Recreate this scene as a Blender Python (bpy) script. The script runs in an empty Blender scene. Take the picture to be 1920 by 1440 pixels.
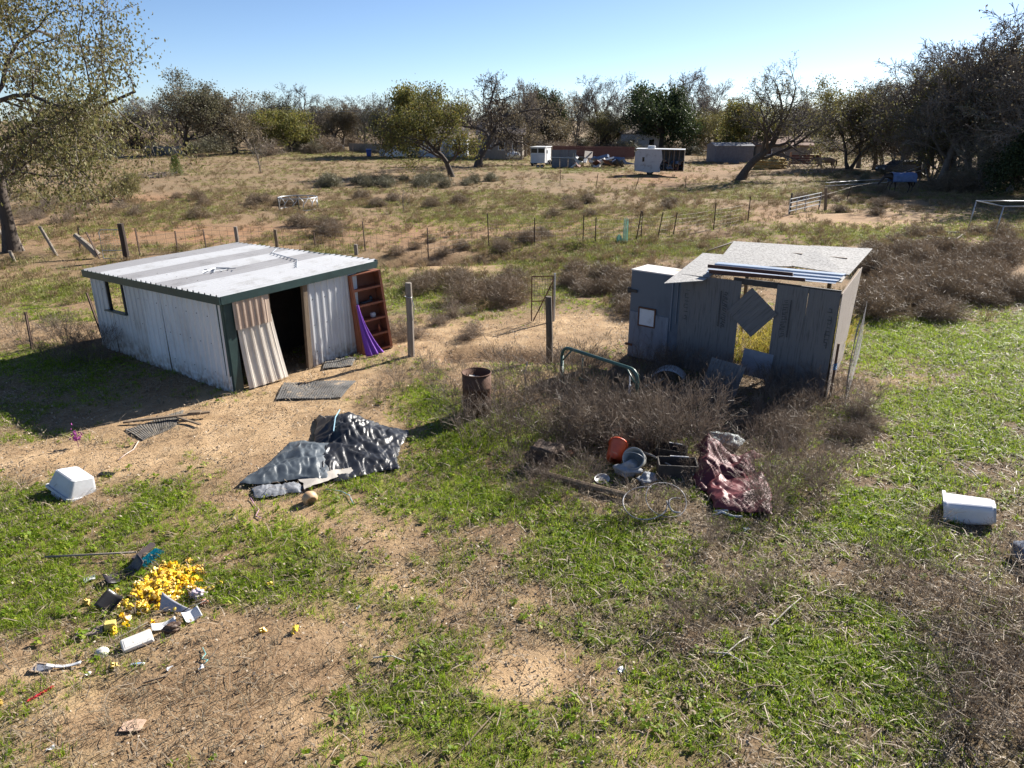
import bpy, bmesh, math, random
import numpy as np
from mathutils import Vector, Matrix, Euler
scene = bpy.context.scene
C = scene.collection
rnd = random.Random(7)
R = math.radians

# ------------------------------------------------------------------ camera, sky, sun, exposure
CAM_H, PITCH, FPX = 5.6, R(20.2), 1350.0            # a small drone, 1920x1440 photo pixels
cd = bpy.data.cameras.new('camera'); cam = bpy.data.objects.new('camera', cd); C.objects.link(cam)
cam.location = (0, 0, CAM_H); cam.rotation_euler = (R(90) - PITCH, 0, 0)
cd.sensor_width = 36; cd.lens = 36 * FPX / 1920; cd.clip_start = 0.1; cd.clip_end = 3000
scene.camera = cam
SUN_AZ = math.atan2(2.10, 2.29)      # direction towards the sun seen from above (from +X)
SUN_EL = R(31)
w = bpy.data.worlds.new('World'); scene.world = w; w.use_nodes = True
nt = w.node_tree; bg = nt.nodes['Background']
sky = nt.nodes.new('ShaderNodeTexSky'); sky.sky_type = 'NISHITA'; sky.sun_disc = False
sky.sun_elevation = SUN_EL; sky.sun_rotation = math.pi / 2 - SUN_AZ
sky.air_density = 0.6; sky.dust_density = 0.3; sky.ozone_density = 3.2; sky.altitude = 200
nt.links.new(sky.outputs[0], bg.inputs[0]); bg.inputs[1].default_value = 0.06
sd = bpy.data.lights.new('sun', 'SUN'); sun = bpy.data.objects.new('sun', sd); C.objects.link(sun)
sd.energy = 5.0; sd.angle = R(0.53); sd.color = (1, 0.945, 0.86)
sdir = Vector((math.cos(SUN_EL) * math.cos(SUN_AZ), math.cos(SUN_EL) * math.sin(SUN_AZ), math.sin(SUN_EL)))
sun.rotation_euler = sdir.to_track_quat('Z', 'Y').to_euler(); sun.location = (20, 20, 30)
vs = scene.view_settings; vs.view_transform = 'Standard'; vs.look = 'None'; vs.gamma = 1; vs.exposure = 1.35
vs.use_curve_mapping = False

# ------------------------------------------------------------------ pixels to places
_c, _s = math.cos(PITCH), math.sin(PITCH)
def gp(x, y, z=0.0):
    u = (x - 960) / FPX; v = (720 - y) / FPX
    t = (z - CAM_H) / (-_s + v * _c)
    return Vector((u * t, (_c + v * _s) * t, z))
def proj(X, Y, Z=0.0):
    d = Y * _c - (Z - CAM_H) * _s
    return 960 + FPX * X / d, 720 - FPX * (Y * _s + (Z - CAM_H) * _c) / d
def at(x, y, Y):
    u = (x - 960) / FPX; v = (720 - y) / FPX
    t = Y / (_c + v * _s)
    return Vector((u * t, Y, CAM_H + (-_s + v * _c) * t))

# ------------------------------------------------------------------ value noise for the terrain
_rs = np.random.RandomState(3); _tab = _rs.rand(256, 256)
def vnoise(x, y):
    xi = np.floor(x).astype(int); yi = np.floor(y).astype(int); fx = x - xi; fy = y - yi
    fx = fx * fx * (3 - 2 * fx); fy = fy * fy * (3 - 2 * fy)
    a = _tab[xi & 255, yi & 255]; b = _tab[(xi + 1) & 255, yi & 255]
    c = _tab[xi & 255, (yi + 1) & 255]; d = _tab[(xi + 1) & 255, (yi + 1) & 255]
    return (a * (1 - fx) + b * fx) * (1 - fy) + (c * (1 - fx) + d * fx) * fy
def fbm(x, y, o=4):
    r = 0; a = 0.5; t = 0
    for i in range(o):
        r = r + a * vnoise(x * 2 ** i + 17.3 * i, y * 2 ** i + 5.1 * i); t += a; a *= 0.5
    return r / t
def segdist(x, y, pts):
    best = np.full(np.shape(x), 1e9)
    for (ax, ay), (bx, by) in zip(pts[:-1], pts[1:]):
        dx, dy = bx - ax, by - ay
        t = np.clip(((x - ax) * dx + (y - ay) * dy) / (dx * dx + dy * dy), 0, 1)
        best = np.minimum(best, np.hypot(x - ax - t * dx, y - ay - t * dy))
    return best
def pxline(*pp): return [tuple(gp(a, b)[:2]) for a, b in pp]
GULLY = [(pxline((700, 492), (800, 486), (900, 484), (1000, 476), (1080, 466)), 0.45, 0.9),
         (pxline((850, 664), (920, 660), (1000, 664), (1100, 668), (1180, 682)), 0.30, 0.45),
         (pxline((1180, 462), (1300, 446), (1400, 430)), 0.22, 0.7),
         (pxline((195, 1290), (215, 1300)), 0.07, 0.2)]
def height(x, y):
    x = np.asarray(x, float); y = np.asarray(y, float)
    far = np.clip((y - 20) / 60, 0, 1)
    h = (fbm(x * 0.35, y * 0.35, 3) - 0.5) * (0.10 + 0.35 * far) + (fbm(x * 2.2 + 9, y * 2.2, 3) - 0.5) * 0.06
    for pts, dep, wid in GULLY:
        d = segdist(x, y, pts)
        h = h - dep * np.exp(-(d / wid) ** 2)
    return h
_tl = _tab.tolist()
def _sn(x, y):
    xi = math.floor(x); yi = math.floor(y); fx = x - xi; fy = y - yi; fx = fx * fx * (3 - 2 * fx); fy = fy * fy * (3 - 2 * fy)
    r0 = _tl[xi & 255]; r1 = _tl[(xi + 1) & 255]; j = yi & 255; j2 = (yi + 1) & 255
    return (r0[j] * (1 - fx) + r1[j] * fx) * (1 - fy) + (r0[j2] * (1 - fx) + r1[j2] * fx) * fy
def sfbm(x, y, o=3):
    r = 0; a = .5; t = 0
    for i in range(o): r += a * _sn(x * 2 ** i + 17.3 * i, y * 2 ** i + 5.1 * i); t += a; a *= .5
    return r / t
def hz(x, y):
    far = min(1, max(0, (y - 20) / 60)); h = (sfbm(x * .35, y * .35) - .5) * (.10 + .35 * far) + (sfbm(x * 2.2 + 9, y * 2.2) - .5) * .06
    for pts, dep, wid in GULLY:
        d = 1e9
        for (ax, ay), (bx, by) in zip(pts[:-1], pts[1:]):
            dx, dy = bx - ax, by - ay; t = min(1, max(0, ((x - ax) * dx + (y - ay) * dy) / (dx * dx + dy * dy))); d = min(d, math.hypot(x - ax - t * dx, y - ay - t * dy))
        h -= dep * math.exp(-(d / wid) ** 2)
    return h
def G(x, y, dz=0.0):
    p = gp(x, y); p.z = hz(p.x, p.y) + dz; return p

# ------------------------------------------------------------------ materials
def newmat(name):
    m = bpy.data.materials.new(name); m.use_nodes = True
    t = m.node_tree; b = t.nodes['Principled BSDF']; return m, t, b
def N(t, kind, **kw):
    n = t.nodes.new('ShaderNode' + kind)
    for k, v in kw.items():
        if k.startswith('i_'):
            key = k[2:]; key = int(key) if key.isdigit() else key.replace('_', ' ')
            n.inputs[key].default_value = v
        else: setattr(n, k, v)
    return n
def ramp(t, fac, stops):
    r = t.nodes.new('ShaderNodeValToRGB'); e = r.color_ramp.elements
    while len(e) < len(stops): e.new(0.5)
    for el, (p, c) in zip(e, stops): el.position = p; el.color = (c[0], c[1], c[2], 1)
    t.links.new(fac, r.inputs[0]); return r.outputs[0]
def coords(t, scale=(1, 1, 1), kind='Object'):
    tc = N(t, 'TexCoord'); mp = N(t, 'Mapping'); mp.inputs['Scale'].default_value = scale
    t.links.new(tc.outputs[kind], mp.inputs[0]); return mp.outputs[0]
def mixc(t, fac, a, b):
    m = N(t, 'Mix', data_type='RGBA')
    for sock, v in ((m.inputs[0], fac), (m.inputs[6], a), (m.inputs[7], b)):
        if hasattr(v, 'is_linked') or hasattr(v, 'links'): t.links.new(v, sock)
        else: sock.default_value = v if not isinstance(v, tuple) else (v[0], v[1], v[2], 1)
    return m.outputs[2]
_M = {}
def mat(name, c1, c2=None, c3=None, scale=6, rough=0.7, metal=0, bump=0.15, stretch=(1, 1, 1), bscale=None, spec=0.5, detail=6):
    """mottled paint / wood / cloth: noise between two or three real colours plus fine relief"""
    if name in _M: return _M[name]
    m, t, b = newmat(name); c2 = c2 or tuple(v * 0.75 for v in c1)
    co = coords(t, stretch)
    n = N(t, 'TexNoise', i_Scale=scale, i_Detail=detail, i_Roughness=0.65); t.links.new(co, n.inputs[0])
    stops = [(0.30, c2), (0.62, c1)] if not c3 else [(0.30, c2), (0.48, c1), (0.60, c1), (0.74, c3)]
    t.links.new(ramp(t, n.outputs[0], stops), b.inputs['Base Color'])
    n2 = N(t, 'TexNoise', i_Scale=bscale or scale * 5, i_Detail=4); t.links.new(co, n2.inputs[0])
    bp = N(t, 'Bump', i_Strength=bump, i_Distance=0.02); t.links.new(n2.outputs[0], bp.inputs['Height'])
    t.links.new(bp.outputs[0], b.inputs['Normal'])
    b.inputs['Roughness'].default_value = rough; b.inputs['Metallic'].default_value = metal
    b.inputs['Specular IOR Level'].default_value = spec
    _M[name] = m; return m
def leafmat(name, cols, trans=0.4, rough=0.55):
    """foliage, straw and twigs: one colour per leaf, some light passing through"""
    if name in _M: return _M[name]
    m, t, b = newmat(name)
    g = N(t, 'NewGeometry')
    k = len(cols); c = ramp(t, g.outputs['Random Per Island'], [(i / max(1, k - 1), q) for i, q in enumerate(cols)])
    oi = N(t, 'ObjectInfo'); hs = N(t, 'HueSaturation')
    mr = N(t, 'MapRange', i_3=0.8, i_4=1.2); t.links.new(oi.outputs['Random'], mr.inputs[0])
    t.links.new(mr.outputs[0], hs.inputs['Value']); t.links.new(c, hs.inputs['Color'])
    t.links.new(hs.outputs[0], b.inputs['Base Color'])
    b.inputs['Roughness'].default_value = rough; b.inputs['Specular IOR Level'].default_value = 0.25
    if trans > 0:
        tr = N(t, 'BsdfTranslucent'); t.links.new(hs.outputs[0], tr.inputs[0])
        mx = N(t, 'MixShader', i_0=trans); out = t.nodes['Material Output']
        t.links.new(b.outputs[0], mx.inputs[1]); t.links.new(tr.outputs[0], mx.inputs[2]); t.links.new(mx.outputs[0], out.inputs[0])
    _M[name] = m; return m

# ------------------------------------------------------------------ mesh builder
class MB:
    def __init__(self): self.v = []; self.f = []
    def add(self, vs, fs, M=None):
        o = len(self.v)
        self.v += [tuple(M @ Vector(p)) for p in vs] if M is not None else [tuple(p) for p in vs]
        self.f += [tuple(i + o for i in f) for f in fs]; return self
    def box(self, c, s, rot=(0, 0, 0), M=None, taper=1.0):
        x, y, z = s[0] / 2, s[1] / 2, s[2] / 2; k = taper
        vs = [(-x, -y, -z), (x, -y, -z), (x, y, -z), (-x, y, -z), (-x * k, -y * k, z), (x * k, -y * k, z), (x * k, y * k, z), (-x * k, y * k, z)]
        T = Matrix.Translation(c) @ Euler(rot).to_matrix().to_4x4()
        if M is not None: T = M @ T
        return self.add(vs, [(3, 2, 1, 0), (4, 5, 6, 7), (0, 1, 5, 4), (1, 2, 6, 5), (2, 3, 7, 6), (3, 0, 4, 7)], T)
    def beam(self, a, b, wd, th, up=(0, 0, 1)):
        a = Vector(a); b = Vector(b); d = b - a; L = d.length; d.normalize()
        s = d.cross(Vector(up)); s = s.normalized() if s.length > 1e-4 else Vector((1, 0, 0)); n = s.cross(d)
        M = Matrix((( d.x, s.x, n.x, (a.x + b.x) / 2), (d.y, s.y, n.y, (a.y + b.y) / 2), (d.z, s.z, n.z, (a.z + b.z) / 2), (0, 0, 0, 1)))
        return self.box((0, 0, 0), (L, wd, th), M=M)
    def tube(self, pts, rad, n=6, cap=True, closed=False, M=None):
        pts = [Vector(p) for p in pts]; k = len(pts)
        rad = rad if hasattr(rad, '__len__') else [rad] * k
        vs = []; fs = []; ref = None
        for i, p in enumerate(pts):
            if closed: d = pts[(i + 1) % k] - pts[i - 1]
            else: d = pts[min(i + 1, k - 1)] - pts[max(i - 1, 0)]
            if d.length < 1e-9: d = Vector((0, 0, 1))
            d.normalize()
            if ref is None: ref = Vector((0, 0, 1)) if abs(d.z) < 0.9 else Vector((1, 0, 0))
            a = d.cross(ref); a = a.normalized() if a.length > 1e-4 else d.orthogonal().normalized()
            b = a.cross(d); ref = b if not closed else ref
            for j in range(n):
                q = 2 * math.pi * j / n; vs.append(p + (a * math.cos(q) + b * math.sin(q)) * rad[i])
        m = k if closed else k - 1
        for i in range(m):
            for j in range(n):
                i2 = (i + 1) % k; j2 = (j + 1) % n
                fs.append((i * n + j, i * n + j2, i2 * n + j2, i2 * n + j))
        if cap and not closed: fs += [tuple(range(n))[::-1], tuple((k - 1) * n + j for j in range(n))]
        return self.add(vs, fs, M)
    def lathe(self, prof, n=20, M=None, arc=2 * math.pi):
        vs = []; fs = []; full = abs(arc - 2 * math.pi) < 1e-6; cols = n if full else n + 1
        for r, z in prof:
            for j in range(cols): q = arc * j / n; vs.append((r * math.cos(q), r * math.sin(q), z))
        for i in range(len(prof) - 1):
            for j in range(n):
                j2 = (j + 1) % cols
                fs.append((i * cols + j, i * cols + j2, (i + 1) * cols + j2, (i + 1) * cols + j))
        return self.add(vs, fs, M)
    def grid(self, fn, nu, nv, M=None):
        vs = [fn(i / nu, j / nv) for j in range(nv + 1) for i in range(nu + 1)]
        fs = [(j * (nu + 1) + i, j * (nu + 1) + i + 1, (j + 1) * (nu + 1) + i + 1, (j + 1) * (nu + 1) + i) for j in range(nv) for i in range(nu)]
        return self.add(vs, fs, M)
    def slab(self, quad, th):
        """a board: four corners, thickened along its normal"""
        q = [Vector(p) for p in quad]; n = (q[1] - q[0]).cross(q[3] - q[0]).normalized() * th
        return self.add(q + [p - n for p in q], [(0, 1, 2, 3), (7, 6, 5, 4), (0, 4, 5, 1), (1, 5, 6, 2), (2, 6, 7, 3), (3, 7, 4, 0)])
    def mesh(self, name, smooth=False):
        me = bpy.data.meshes.new(name); me.from_pydata(self.v, [], self.f); me.update()
        if smooth:
            me.shade_smooth()
        return me
    def build(self, name, m, parent=None, smooth=False, bevel=0, thick=0, sub=0):
        o = bpy.data.objects.new(name, self.mesh(name, smooth)); C.objects.link(o)
        if m: o.data.materials.append(m)
        if parent: o.parent = parent
        if thick: md = o.modifiers.new('s', 'SOLIDIFY'); md.thickness = thick; md.offset = 0
        if bevel: md = o.modifiers.new('b', 'BEVEL'); md.width = bevel; md.segments = 2; md.limit_method = 'ANGLE'
        if sub: md = o.modifiers.new('u', 'SUBSURF'); md.levels = sub; md.render_levels = sub
        return o
def tag(o, label, cat, group=None):
    o['label'] = label; o['category'] = cat
    if group: o['group'] = group
    return o
def thing(name, label, cat, loc=(0, 0, 0), rz=0, group=None, rot=None):
    o = bpy.data.objects.new(name, None); C.objects.link(o); o.empty_display_size = 0.2
    o.location = loc; o.rotation_euler = rot or (0, 0, rz)
    return tag(o, label, cat, group)
def copy_tree(o, parent=None):
    c = o.copy(); C.objects.link(c); c.parent = parent
    for ch in list(o.children): copy_tree(ch, c)
    return c
def struct(o): o['kind'] = 'structure'; return o
def RM(rz, loc=(0, 0, 0)): return Matrix.Translation(loc) @ Matrix.Rotation(rz, 4, 'Z')
# ------------------------------------------------------------------ the ground sheet
def axis(parts):
    out = []
    for a, b, st in parts: out += list(np.arange(a, b, st))
    return np.array(out + [parts[-1][1]])
gx = axis([(-1500, -200, 100), (-200, -60, 8), (-60, -16, 0.8), (-16, 14, 0.13), (14, 60, 0.8), (60, 200, 8), (200, 1500, 100)])
gy = axis([(-60, 2, 6), (2, 24, 0.13), (24, 50, 0.4), (50, 130, 1.2), (130, 300, 10), (300, 2600, 150)])
GX, GY = np.meshgrid(gx, gy); nx, ny = len(gx), len(gy)
GZ = height(GX, GY)
_d = np.maximum(GY, 2.5) * _c + CAM_H * _s
PX = 960 + FPX * GX / _d; PY = 720 - FPX * (np.maximum(GY, 2.5) * _s - CAM_H * _c) / _d
def blobs(lst):
    r = np.zeros_like(GX)
    for x, y, rx, ry, wgt in lst:
        r = np.maximum(r, wgt * np.exp(-(((PX - x) / rx) ** 2 + ((PY - y) / ry) ** 2) ** 1.5 * 0.8))
    return r
n1 = fbm(GX * 0.9, GY * 0.9, 4); n2 = fbm(GX * 0.25 + 40, GY * 0.25 + 3, 4); n3 = fbm(GX * 3 + 4, GY * 3 + 8, 3)
sst = lambda a, lo, hi: np.clip((a - lo) / (hi - lo), 0, 1)
fresh = blobs([(1790, 640, 190, 60, 1), (1880, 740, 150, 90, 1), (1700, 790, 120, 60, .5), (1220, 462, 150, 14, 1), (1050, 490, 110, 14, .8), (760, 545, 110, 22, .75),
   (1560, 1250, 260, 150, 1), (1350, 1330, 200, 120, .55), (1400, 1040, 300, 90, .8), (1620, 960, 200, 90, .9), (1820, 860, 150, 80, .75), (1750, 1130, 120, 90, .6), (960, 930, 130, 90, .9),
   (1080, 1030, 140, 90, .85), (860, 850, 90, 60, .7), (800, 770, 60, 45, .7), (60, 1130, 150, 75, 1), (300, 975, 260, 50, .75), (60, 1040, 230, 60, .8), (520, 1010, 140, 40, .6),
   (330, 1060, 180, 50, .75), (690, 940, 110, 40, .7), (130, 545, 120, 16, .8), (110, 590, 90, 14, .7), (100, 700, 160, 30, .4), (30, 820, 60, 16, .5), (580, 287, 90, 6, 1), (850, 298, 140, 7, .8),
   (1060, 318, 120, 5, .7), (980, 400, 190, 25, .35), (850, 400, 120, 25, .35), (1380, 360, 120, 12, .5), (1640, 440, 200, 16, .5), (1100, 545, 120, 25, .6), (1850, 430, 120, 30, .4), (1300, 400, 90, 12, .4)])
sand = blobs([(470, 800, 330, 75, 1), (150, 862, 260, 38, 1), (560, 965, 190, 50, .9), (600, 720, 170, 45, 1), (900, 640, 280, 40, 1), (1090, 612, 130, 28, 1), (1000, 1265, 120, 55, .95), (560, 1350, 60, 60, .9),
   (1200, 1410, 60, 40, .9), (740, 1090, 70, 30, .7), (720, 980, 70, 60, .8), (1340, 1090, 40, 20, .4), (190, 1330, 260, 130, .55), (90, 1250, 200, 60, .6), (330, 1200, 150, 60, .6), (640, 1180, 120, 60, .55), (660, 1390, 100, 40, .6),
   (830, 500, 110, 10, .7), (1690, 415, 240, 22, .75), (120, 620, 170, 30, .75), (1160, 1310, 80, 40, .6), (1720, 715, 60, 12, .6), (1430, 1390, 80, 30, .4), (860, 1120, 60, 30, .5), (1000, 1130, 60, 30, .5)])
red = blobs([(350, 440, 240, 22, 1), (760, 440, 200, 25, .7), (1100, 425, 200, 22, .75), (1230, 335, 110, 14, .9), (280, 372, 120, 10, .7), (1420, 400, 120, 18, .7), (1340, 320, 110, 10, .6), (1640, 410, 120, 12, .6), (870, 410, 80, 8, .5)])
far = sst(GY, 22, 34)
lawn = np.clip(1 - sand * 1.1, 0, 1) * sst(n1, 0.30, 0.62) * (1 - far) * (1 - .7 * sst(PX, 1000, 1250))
patch = sst(n1 * 0.6 + n3 * 0.4, 0.40, 0.60)
sandm = np.clip(sand * (0.35 + 1.0 * sst(n1 * .5 + n3 * .5, 0.30, 0.62)), 0, 1)
freshm = np.clip(fresh * sst(n1 * 0.55 + n3 * 0.45, 0.28, 0.58), 0, 1)
freshm = freshm * np.where((PX > 1000) & (PY > 780), .05 + .95 * sst(fbm(GX * .55 + 70, GY * .55 + 31, 4) * .7 + n3 * .3, .47, .535), 1); freshm = np.maximum(freshm, .9 * blobs([(1040, 492, 60, 12, 1), (1110, 479, 80, 12, 1), (1200, 467, 90, 13, 1), (1300, 456, 70, 11, 1), (1700, 625, 90, 25, 1), (1800, 655, 120, 40, 1), (1880, 700, 80, 40, .9)]) * (.45 + .55 * sst(n3, .3, .55))); freshm = np.clip(freshm + .10 * sst(GY, 26, 40) * sst(n2 * .5 + n1 * .5, .42, .6) * (1 - .7 * red) * (1 - .8 * sandm), 0, 1)
lawnm = np.clip(lawn * (0.25 + 0.75 * patch) * (1 - 0.6 * freshm), 0, 1) * (1 - 0.75 * sandm)
dry = np.clip(sst(n2 * .5 + n3 * .5, 0.35, 0.65) * (1 - sandm) * (1 - .6 * freshm) * (0.5 + .5 * sst(PX, 900, 1300) + .4 * far), 0, 1)
dry = np.maximum(dry, .85 * sst(GY, 30, 50) * (.5 + .5 * patch)); bank = np.zeros_like(GX)
for pts, dep, wid in GULLY[:3]: bank = np.maximum(bank, np.exp(-(segdist(GX, GY, pts) / (wid * 1.1)) ** 2))
me = bpy.data.meshes.new('ground')
co = np.stack([GX, GY, GZ], -1).reshape(-1, 3)
idx = np.arange(nx * ny).reshape(ny, nx)
quads = np.stack([idx[:-1, :-1], idx[:-1, 1:], idx[1:, 1:], idx[1:, :-1]], -1).reshape(-1, 4)
me.vertices.add(len(co)); me.vertices.foreach_set('co', co.astype(np.float32).ravel())
me.loops.add(quads.size); me.loops.foreach_set('vertex_index', quads.astype(np.int32).ravel())
me.polygons.add(len(quads)); me.polygons.foreach_set('loop_start', (np.arange(len(quads)) * 4).astype(np.int32))
me.polygons.foreach_set('loop_total', np.full(len(quads), 4, np.int32)); me.update(); me.shade_smooth()
def attr(name, arr):
    a = me.attributes.new(name, 'FLOAT', 'POINT'); a.data.foreach_set('value', arr.astype(np.float32).ravel())
inview = (PX > -250) & (PX < 2170) & (GY > 3.5) & (PY < 1600)
near = sst(26 - GY, 0, 6); mid = sst(GY, 20, 26) * sst(64 - GY, 0, 8); farr = sst(GY, 56, 64) * sst(150 - GY, 0, 10)
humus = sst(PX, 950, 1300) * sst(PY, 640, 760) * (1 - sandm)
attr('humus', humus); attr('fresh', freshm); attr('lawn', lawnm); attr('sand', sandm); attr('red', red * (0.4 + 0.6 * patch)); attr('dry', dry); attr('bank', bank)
attr('d_green', inview * (near * (freshm * 420 + lawnm * 170) * np.clip(9 / np.maximum(GY, 5), .35, 1.2) + sst(GY, 20, 26) * sst(48 - GY, 0, 8) * freshm * 70))
attr('d_straw', inview * near * (20 + 110 * dry + 25 * lawnm + 90 * blobs([(190, 1340, 300, 150, 1), (1450, 1200, 400, 200, .5)])) * (1 - .75 * sandm) * (1 - .55 * sst(PX, 1000, 1250)) * np.clip(10 / np.maximum(GY, 5), .35, 1.2))
attr('d_litter', inview * near * (10 + 60 * dry + 18 * sandm + 30 * humus))
attr('d_field', inview * (mid * (1.4 + 3.6 * sst(n1, .4, .7)) + farr * .8) * (1 - .75 * red) * (1 - .8 * sandm) * sst(n1 + .6 * n2, .55, .85))
attr('d_fieldgreen', inview * (mid * (26 * freshm + 6 * sst(n2, .45, .65)) + farr * (6 * freshm + 1.2 * sst(n2, .45, .65))) * (1 - .8 * sandm))
ground = bpy.data.objects.new('ground', me); C.objects.link(ground); struct(ground)

m, t, b = newmat('pasture soil')
def A(nm): return N(t, 'Attribute', attribute_name=nm).outputs['Fac']
pos = N(t, 'NewGeometry').outputs['Position']
def tn(scale, det=6, rough=.6):
    n = N(t, 'TexNoise', i_Scale=scale, i_Detail=det, i_Roughness=rough); t.links.new(pos, n.inputs[0]); return n.outputs[0]
def math_(op, a, b_=None, c=None):
    n = N(t, 'Math', operation=op)
    for i, v in enumerate((a, b_, c)):
        if v is None: continue
        if isinstance(v, (int, float)): n.inputs[i].default_value = v
        else: t.links.new(v, n.inputs[i])
    n.use_clamp = True; return n.outputs[0]
fine = tn(14, 8, .7); med = tn(2.3, 6, .6); big = tn(0.35, 4)
soil = ramp(t, fine, [(.30, (.12, .072, .04)), (.5, (.24, .155, .088)), (.70, (.35, .245, .15))])
sandc = ramp(t, med, [(.28, (.33, .215, .115)), (.5, (.47, .325, .185)), (.72, (.56, .405, .25))])
sandc = mixc(t, math_('MULTIPLY', fine, .35), sandc, (.24, .155, .09))
redc = ramp(t, med, [(.3, (.22, .105, .055)), (.7, (.38, .215, .12))])
grn = ramp(t, fine, [(.3, (.05, .085, .014)), (.55, (.13, .185, .03)), (.75, (.23, .26, .065))])
dryc = ramp(t, fine, [(.28, (.085, .06, .038)), (.5, (.19, .14, .085)), (.75, (.33, .265, .17))])
c = mixc(t, math_('MULTIPLY', A('dry'), .85), soil, dryc)
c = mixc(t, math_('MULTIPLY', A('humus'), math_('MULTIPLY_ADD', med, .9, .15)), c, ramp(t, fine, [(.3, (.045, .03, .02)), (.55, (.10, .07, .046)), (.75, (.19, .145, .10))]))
c = mixc(t, math_('MULTIPLY', A('sand'), math_('MULTIPLY_ADD', med, 1.2, .35)), c, sandc)
c = mixc(t, math_('MULTIPLY', A('red'), math_('MULTIPLY_ADD', med, 1.4, .1)), c, redc)
c = mixc(t, math_('MULTIPLY', math_('ADD', A('fresh'), math_('MULTIPLY', A('lawn'), .8)), math_('MULTIPLY_ADD', fine, 1.1, .1)), c, grn)
c = mixc(t, math_('MULTIPLY', A('bank'), .6), c, (.11, .06, .035))
t.links.new(c, b.inputs['Base Color']); b.inputs['Roughness'].default_value = .95; b.inputs['Specular IOR Level'].default_value = .15
bmp = N(t, 'Bump', i_Strength=.9, i_Distance=.05); hh = math_('ADD', math_('MULTIPLY', fine, .6), math_('MULTIPLY', tn(45, 4), .35))
t.links.new(hh, bmp.inputs['Height']); t.links.new(bmp.outputs[0], b.inputs['Normal'])
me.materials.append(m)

# ------------------------------------------------------------------ ground cover scattered over the sheet
def blade_tuft(n, h, wd, spread, lean, seed):
    r = random.Random(seed); mb = MB()
    for i in range(n):
        a = r.uniform(0, 6.283); q = r.uniform(0, spread) ; x, y = q * math.cos(a), q * math.sin(a)
        hh = h * r.uniform(.5, 1.1); ln = lean * r.uniform(.3, 1.2); b_ = a + r.uniform(-1, 1)
        dx, dy = math.cos(b_) * ln * hh, math.sin(b_) * ln * hh; p = b_ + 1.57 + r.uniform(-.6, .6); wx, wy = math.cos(p) * wd / 2, math.sin(p) * wd / 2
        mb.add([(x - wx, y - wy, -.01), (x + wx, y + wy, -.01), (x + dx * .45 - wx * .8, y + dy * .45 - wy * .8, hh * .6), (x + dx * .45 + wx * .8, y + dy * .45 + wy * .8, hh * .6),
                (x + dx, y + dy, hh * (1 - .35 * ln))], [(0, 1, 3, 2), (2, 3, 4)])
    return mb
def rosette(n, r0, seed):
    r = random.Random(seed); mb = MB()
    for i in range(n):
        a = r.uniform(0, 6.283); q = r.uniform(0, r0); x, y, z = q * math.cos(a), q * math.sin(a), r.uniform(.015, .06); s = r.uniform(.012, .028)
        b_ = r.uniform(0, 6.283); M = Matrix.Translation((x, y, z)) @ Euler((r.uniform(-.5, .5), r.uniform(-.5, .5), b_)).to_matrix().to_4x4()
        mb.add([(-s, 0, 0), (0, -s * .7, 0), (s * 1.2, 0, 0), (0, s * .7, 0)], [(0, 1, 2, 3)], M)
    return mb
def stick_bits(n, L, wd, seed, rr=.25, flat=.12):
    r = random.Random(seed); mb = MB()
    for i in range(n):
        a = r.uniform(0, 6.283); x, y = r.uniform(-rr, rr), r.uniform(-rr, rr); l = L * r.uniform(.3, 1.1); e = r.uniform(-flat, flat * 2)
        d = Vector((math.cos(a) * l, math.sin(a) * l, e * l)); k = Vector((-math.sin(a), math.cos(a), 0)) * wd / 2
        p = Vector((x, y, r.uniform(.006, .03))); mid_ = p + d * .5 + Vector((r.uniform(-.1, .1) * l, r.uniform(-.1, .1) * l, .01))
        mb.add([p - k, p + k, mid_ + k, mid_ - k, p + d], [(0, 1, 2, 3), (3, 2, 4)])
    return mb
def weed(n, h, seed, wd=.007, spread=.1, lean=.45, heads=True):
    """one dead weed clump: stalks that fork towards the tip"""
    r = random.Random(seed); mb = MB()
    def strip(p, q, w0, w1):
        d = q - p; k = Vector((d.y, -d.x, 0)); k = k.normalized() if k.length > 1e-5 else Vector((1, 0, 0))
        k = Matrix.Rotation(r.uniform(-1.5, 1.5), 3, d.normalized()) @ k
        mb.add([p - k * w0 / 2, p + k * w0 / 2, q + k * w1 / 2, q - k * w1 / 2], [(0, 1, 2, 3)])
    for i in range(n):
        a = r.uniform(0, 6.283); q = spread * r.uniform(0, 1); p = Vector((q * math.cos(a), q * math.sin(a), -.02))
        hh = h * r.uniform(.55, 1.1); l = lean * r.uniform(.2, 1.1); a += r.uniform(-.5, .5)
        m_ = p + Vector((math.cos(a) * l * hh * .35, math.sin(a) * l * hh * .35, hh * .55)); strip(p, m_, wd, wd * .8)
        for k in range(r.choice((2, 3, 3, 4))):
            e = m_ + Vector((math.cos(a) * l * hh * .4 + r.gauss(0, .13) * hh, math.sin(a) * l * hh * .4 + r.gauss(0, .13) * hh, hh * r.uniform(.15, .45)))
            strip(m_ if k < 2 else p.lerp(m_, .7), e, wd * .7, wd * .45)
            if heads:
                for u in range(3):
                    f = e + Vector((r.gauss(0, .04), r.gauss(0, .04), r.gauss(.02, .035))) * (h / .6); strip(m_.lerp(e, r.uniform(.6, .9)), f, wd * .5, wd * .9)
    return mb
GREEN = leafmat('green grass', [(.12, .20, .010), (.24, .36, .018), (.34, .46, .03), (.16, .25, .018), (.40, .42, .07)], .55)
STRAW = leafmat('dead straw', [(.13, .10, .065), (.25, .20, .135), (.34, .28, .19), (.10, .08, .058), (.20, .17, .11)], .2)
WEED = leafmat('dead weed', [(.085, .063, .05), (.145, .112, .087), (.205, .16, .123), (.11, .083, .066)], .2)
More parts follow.
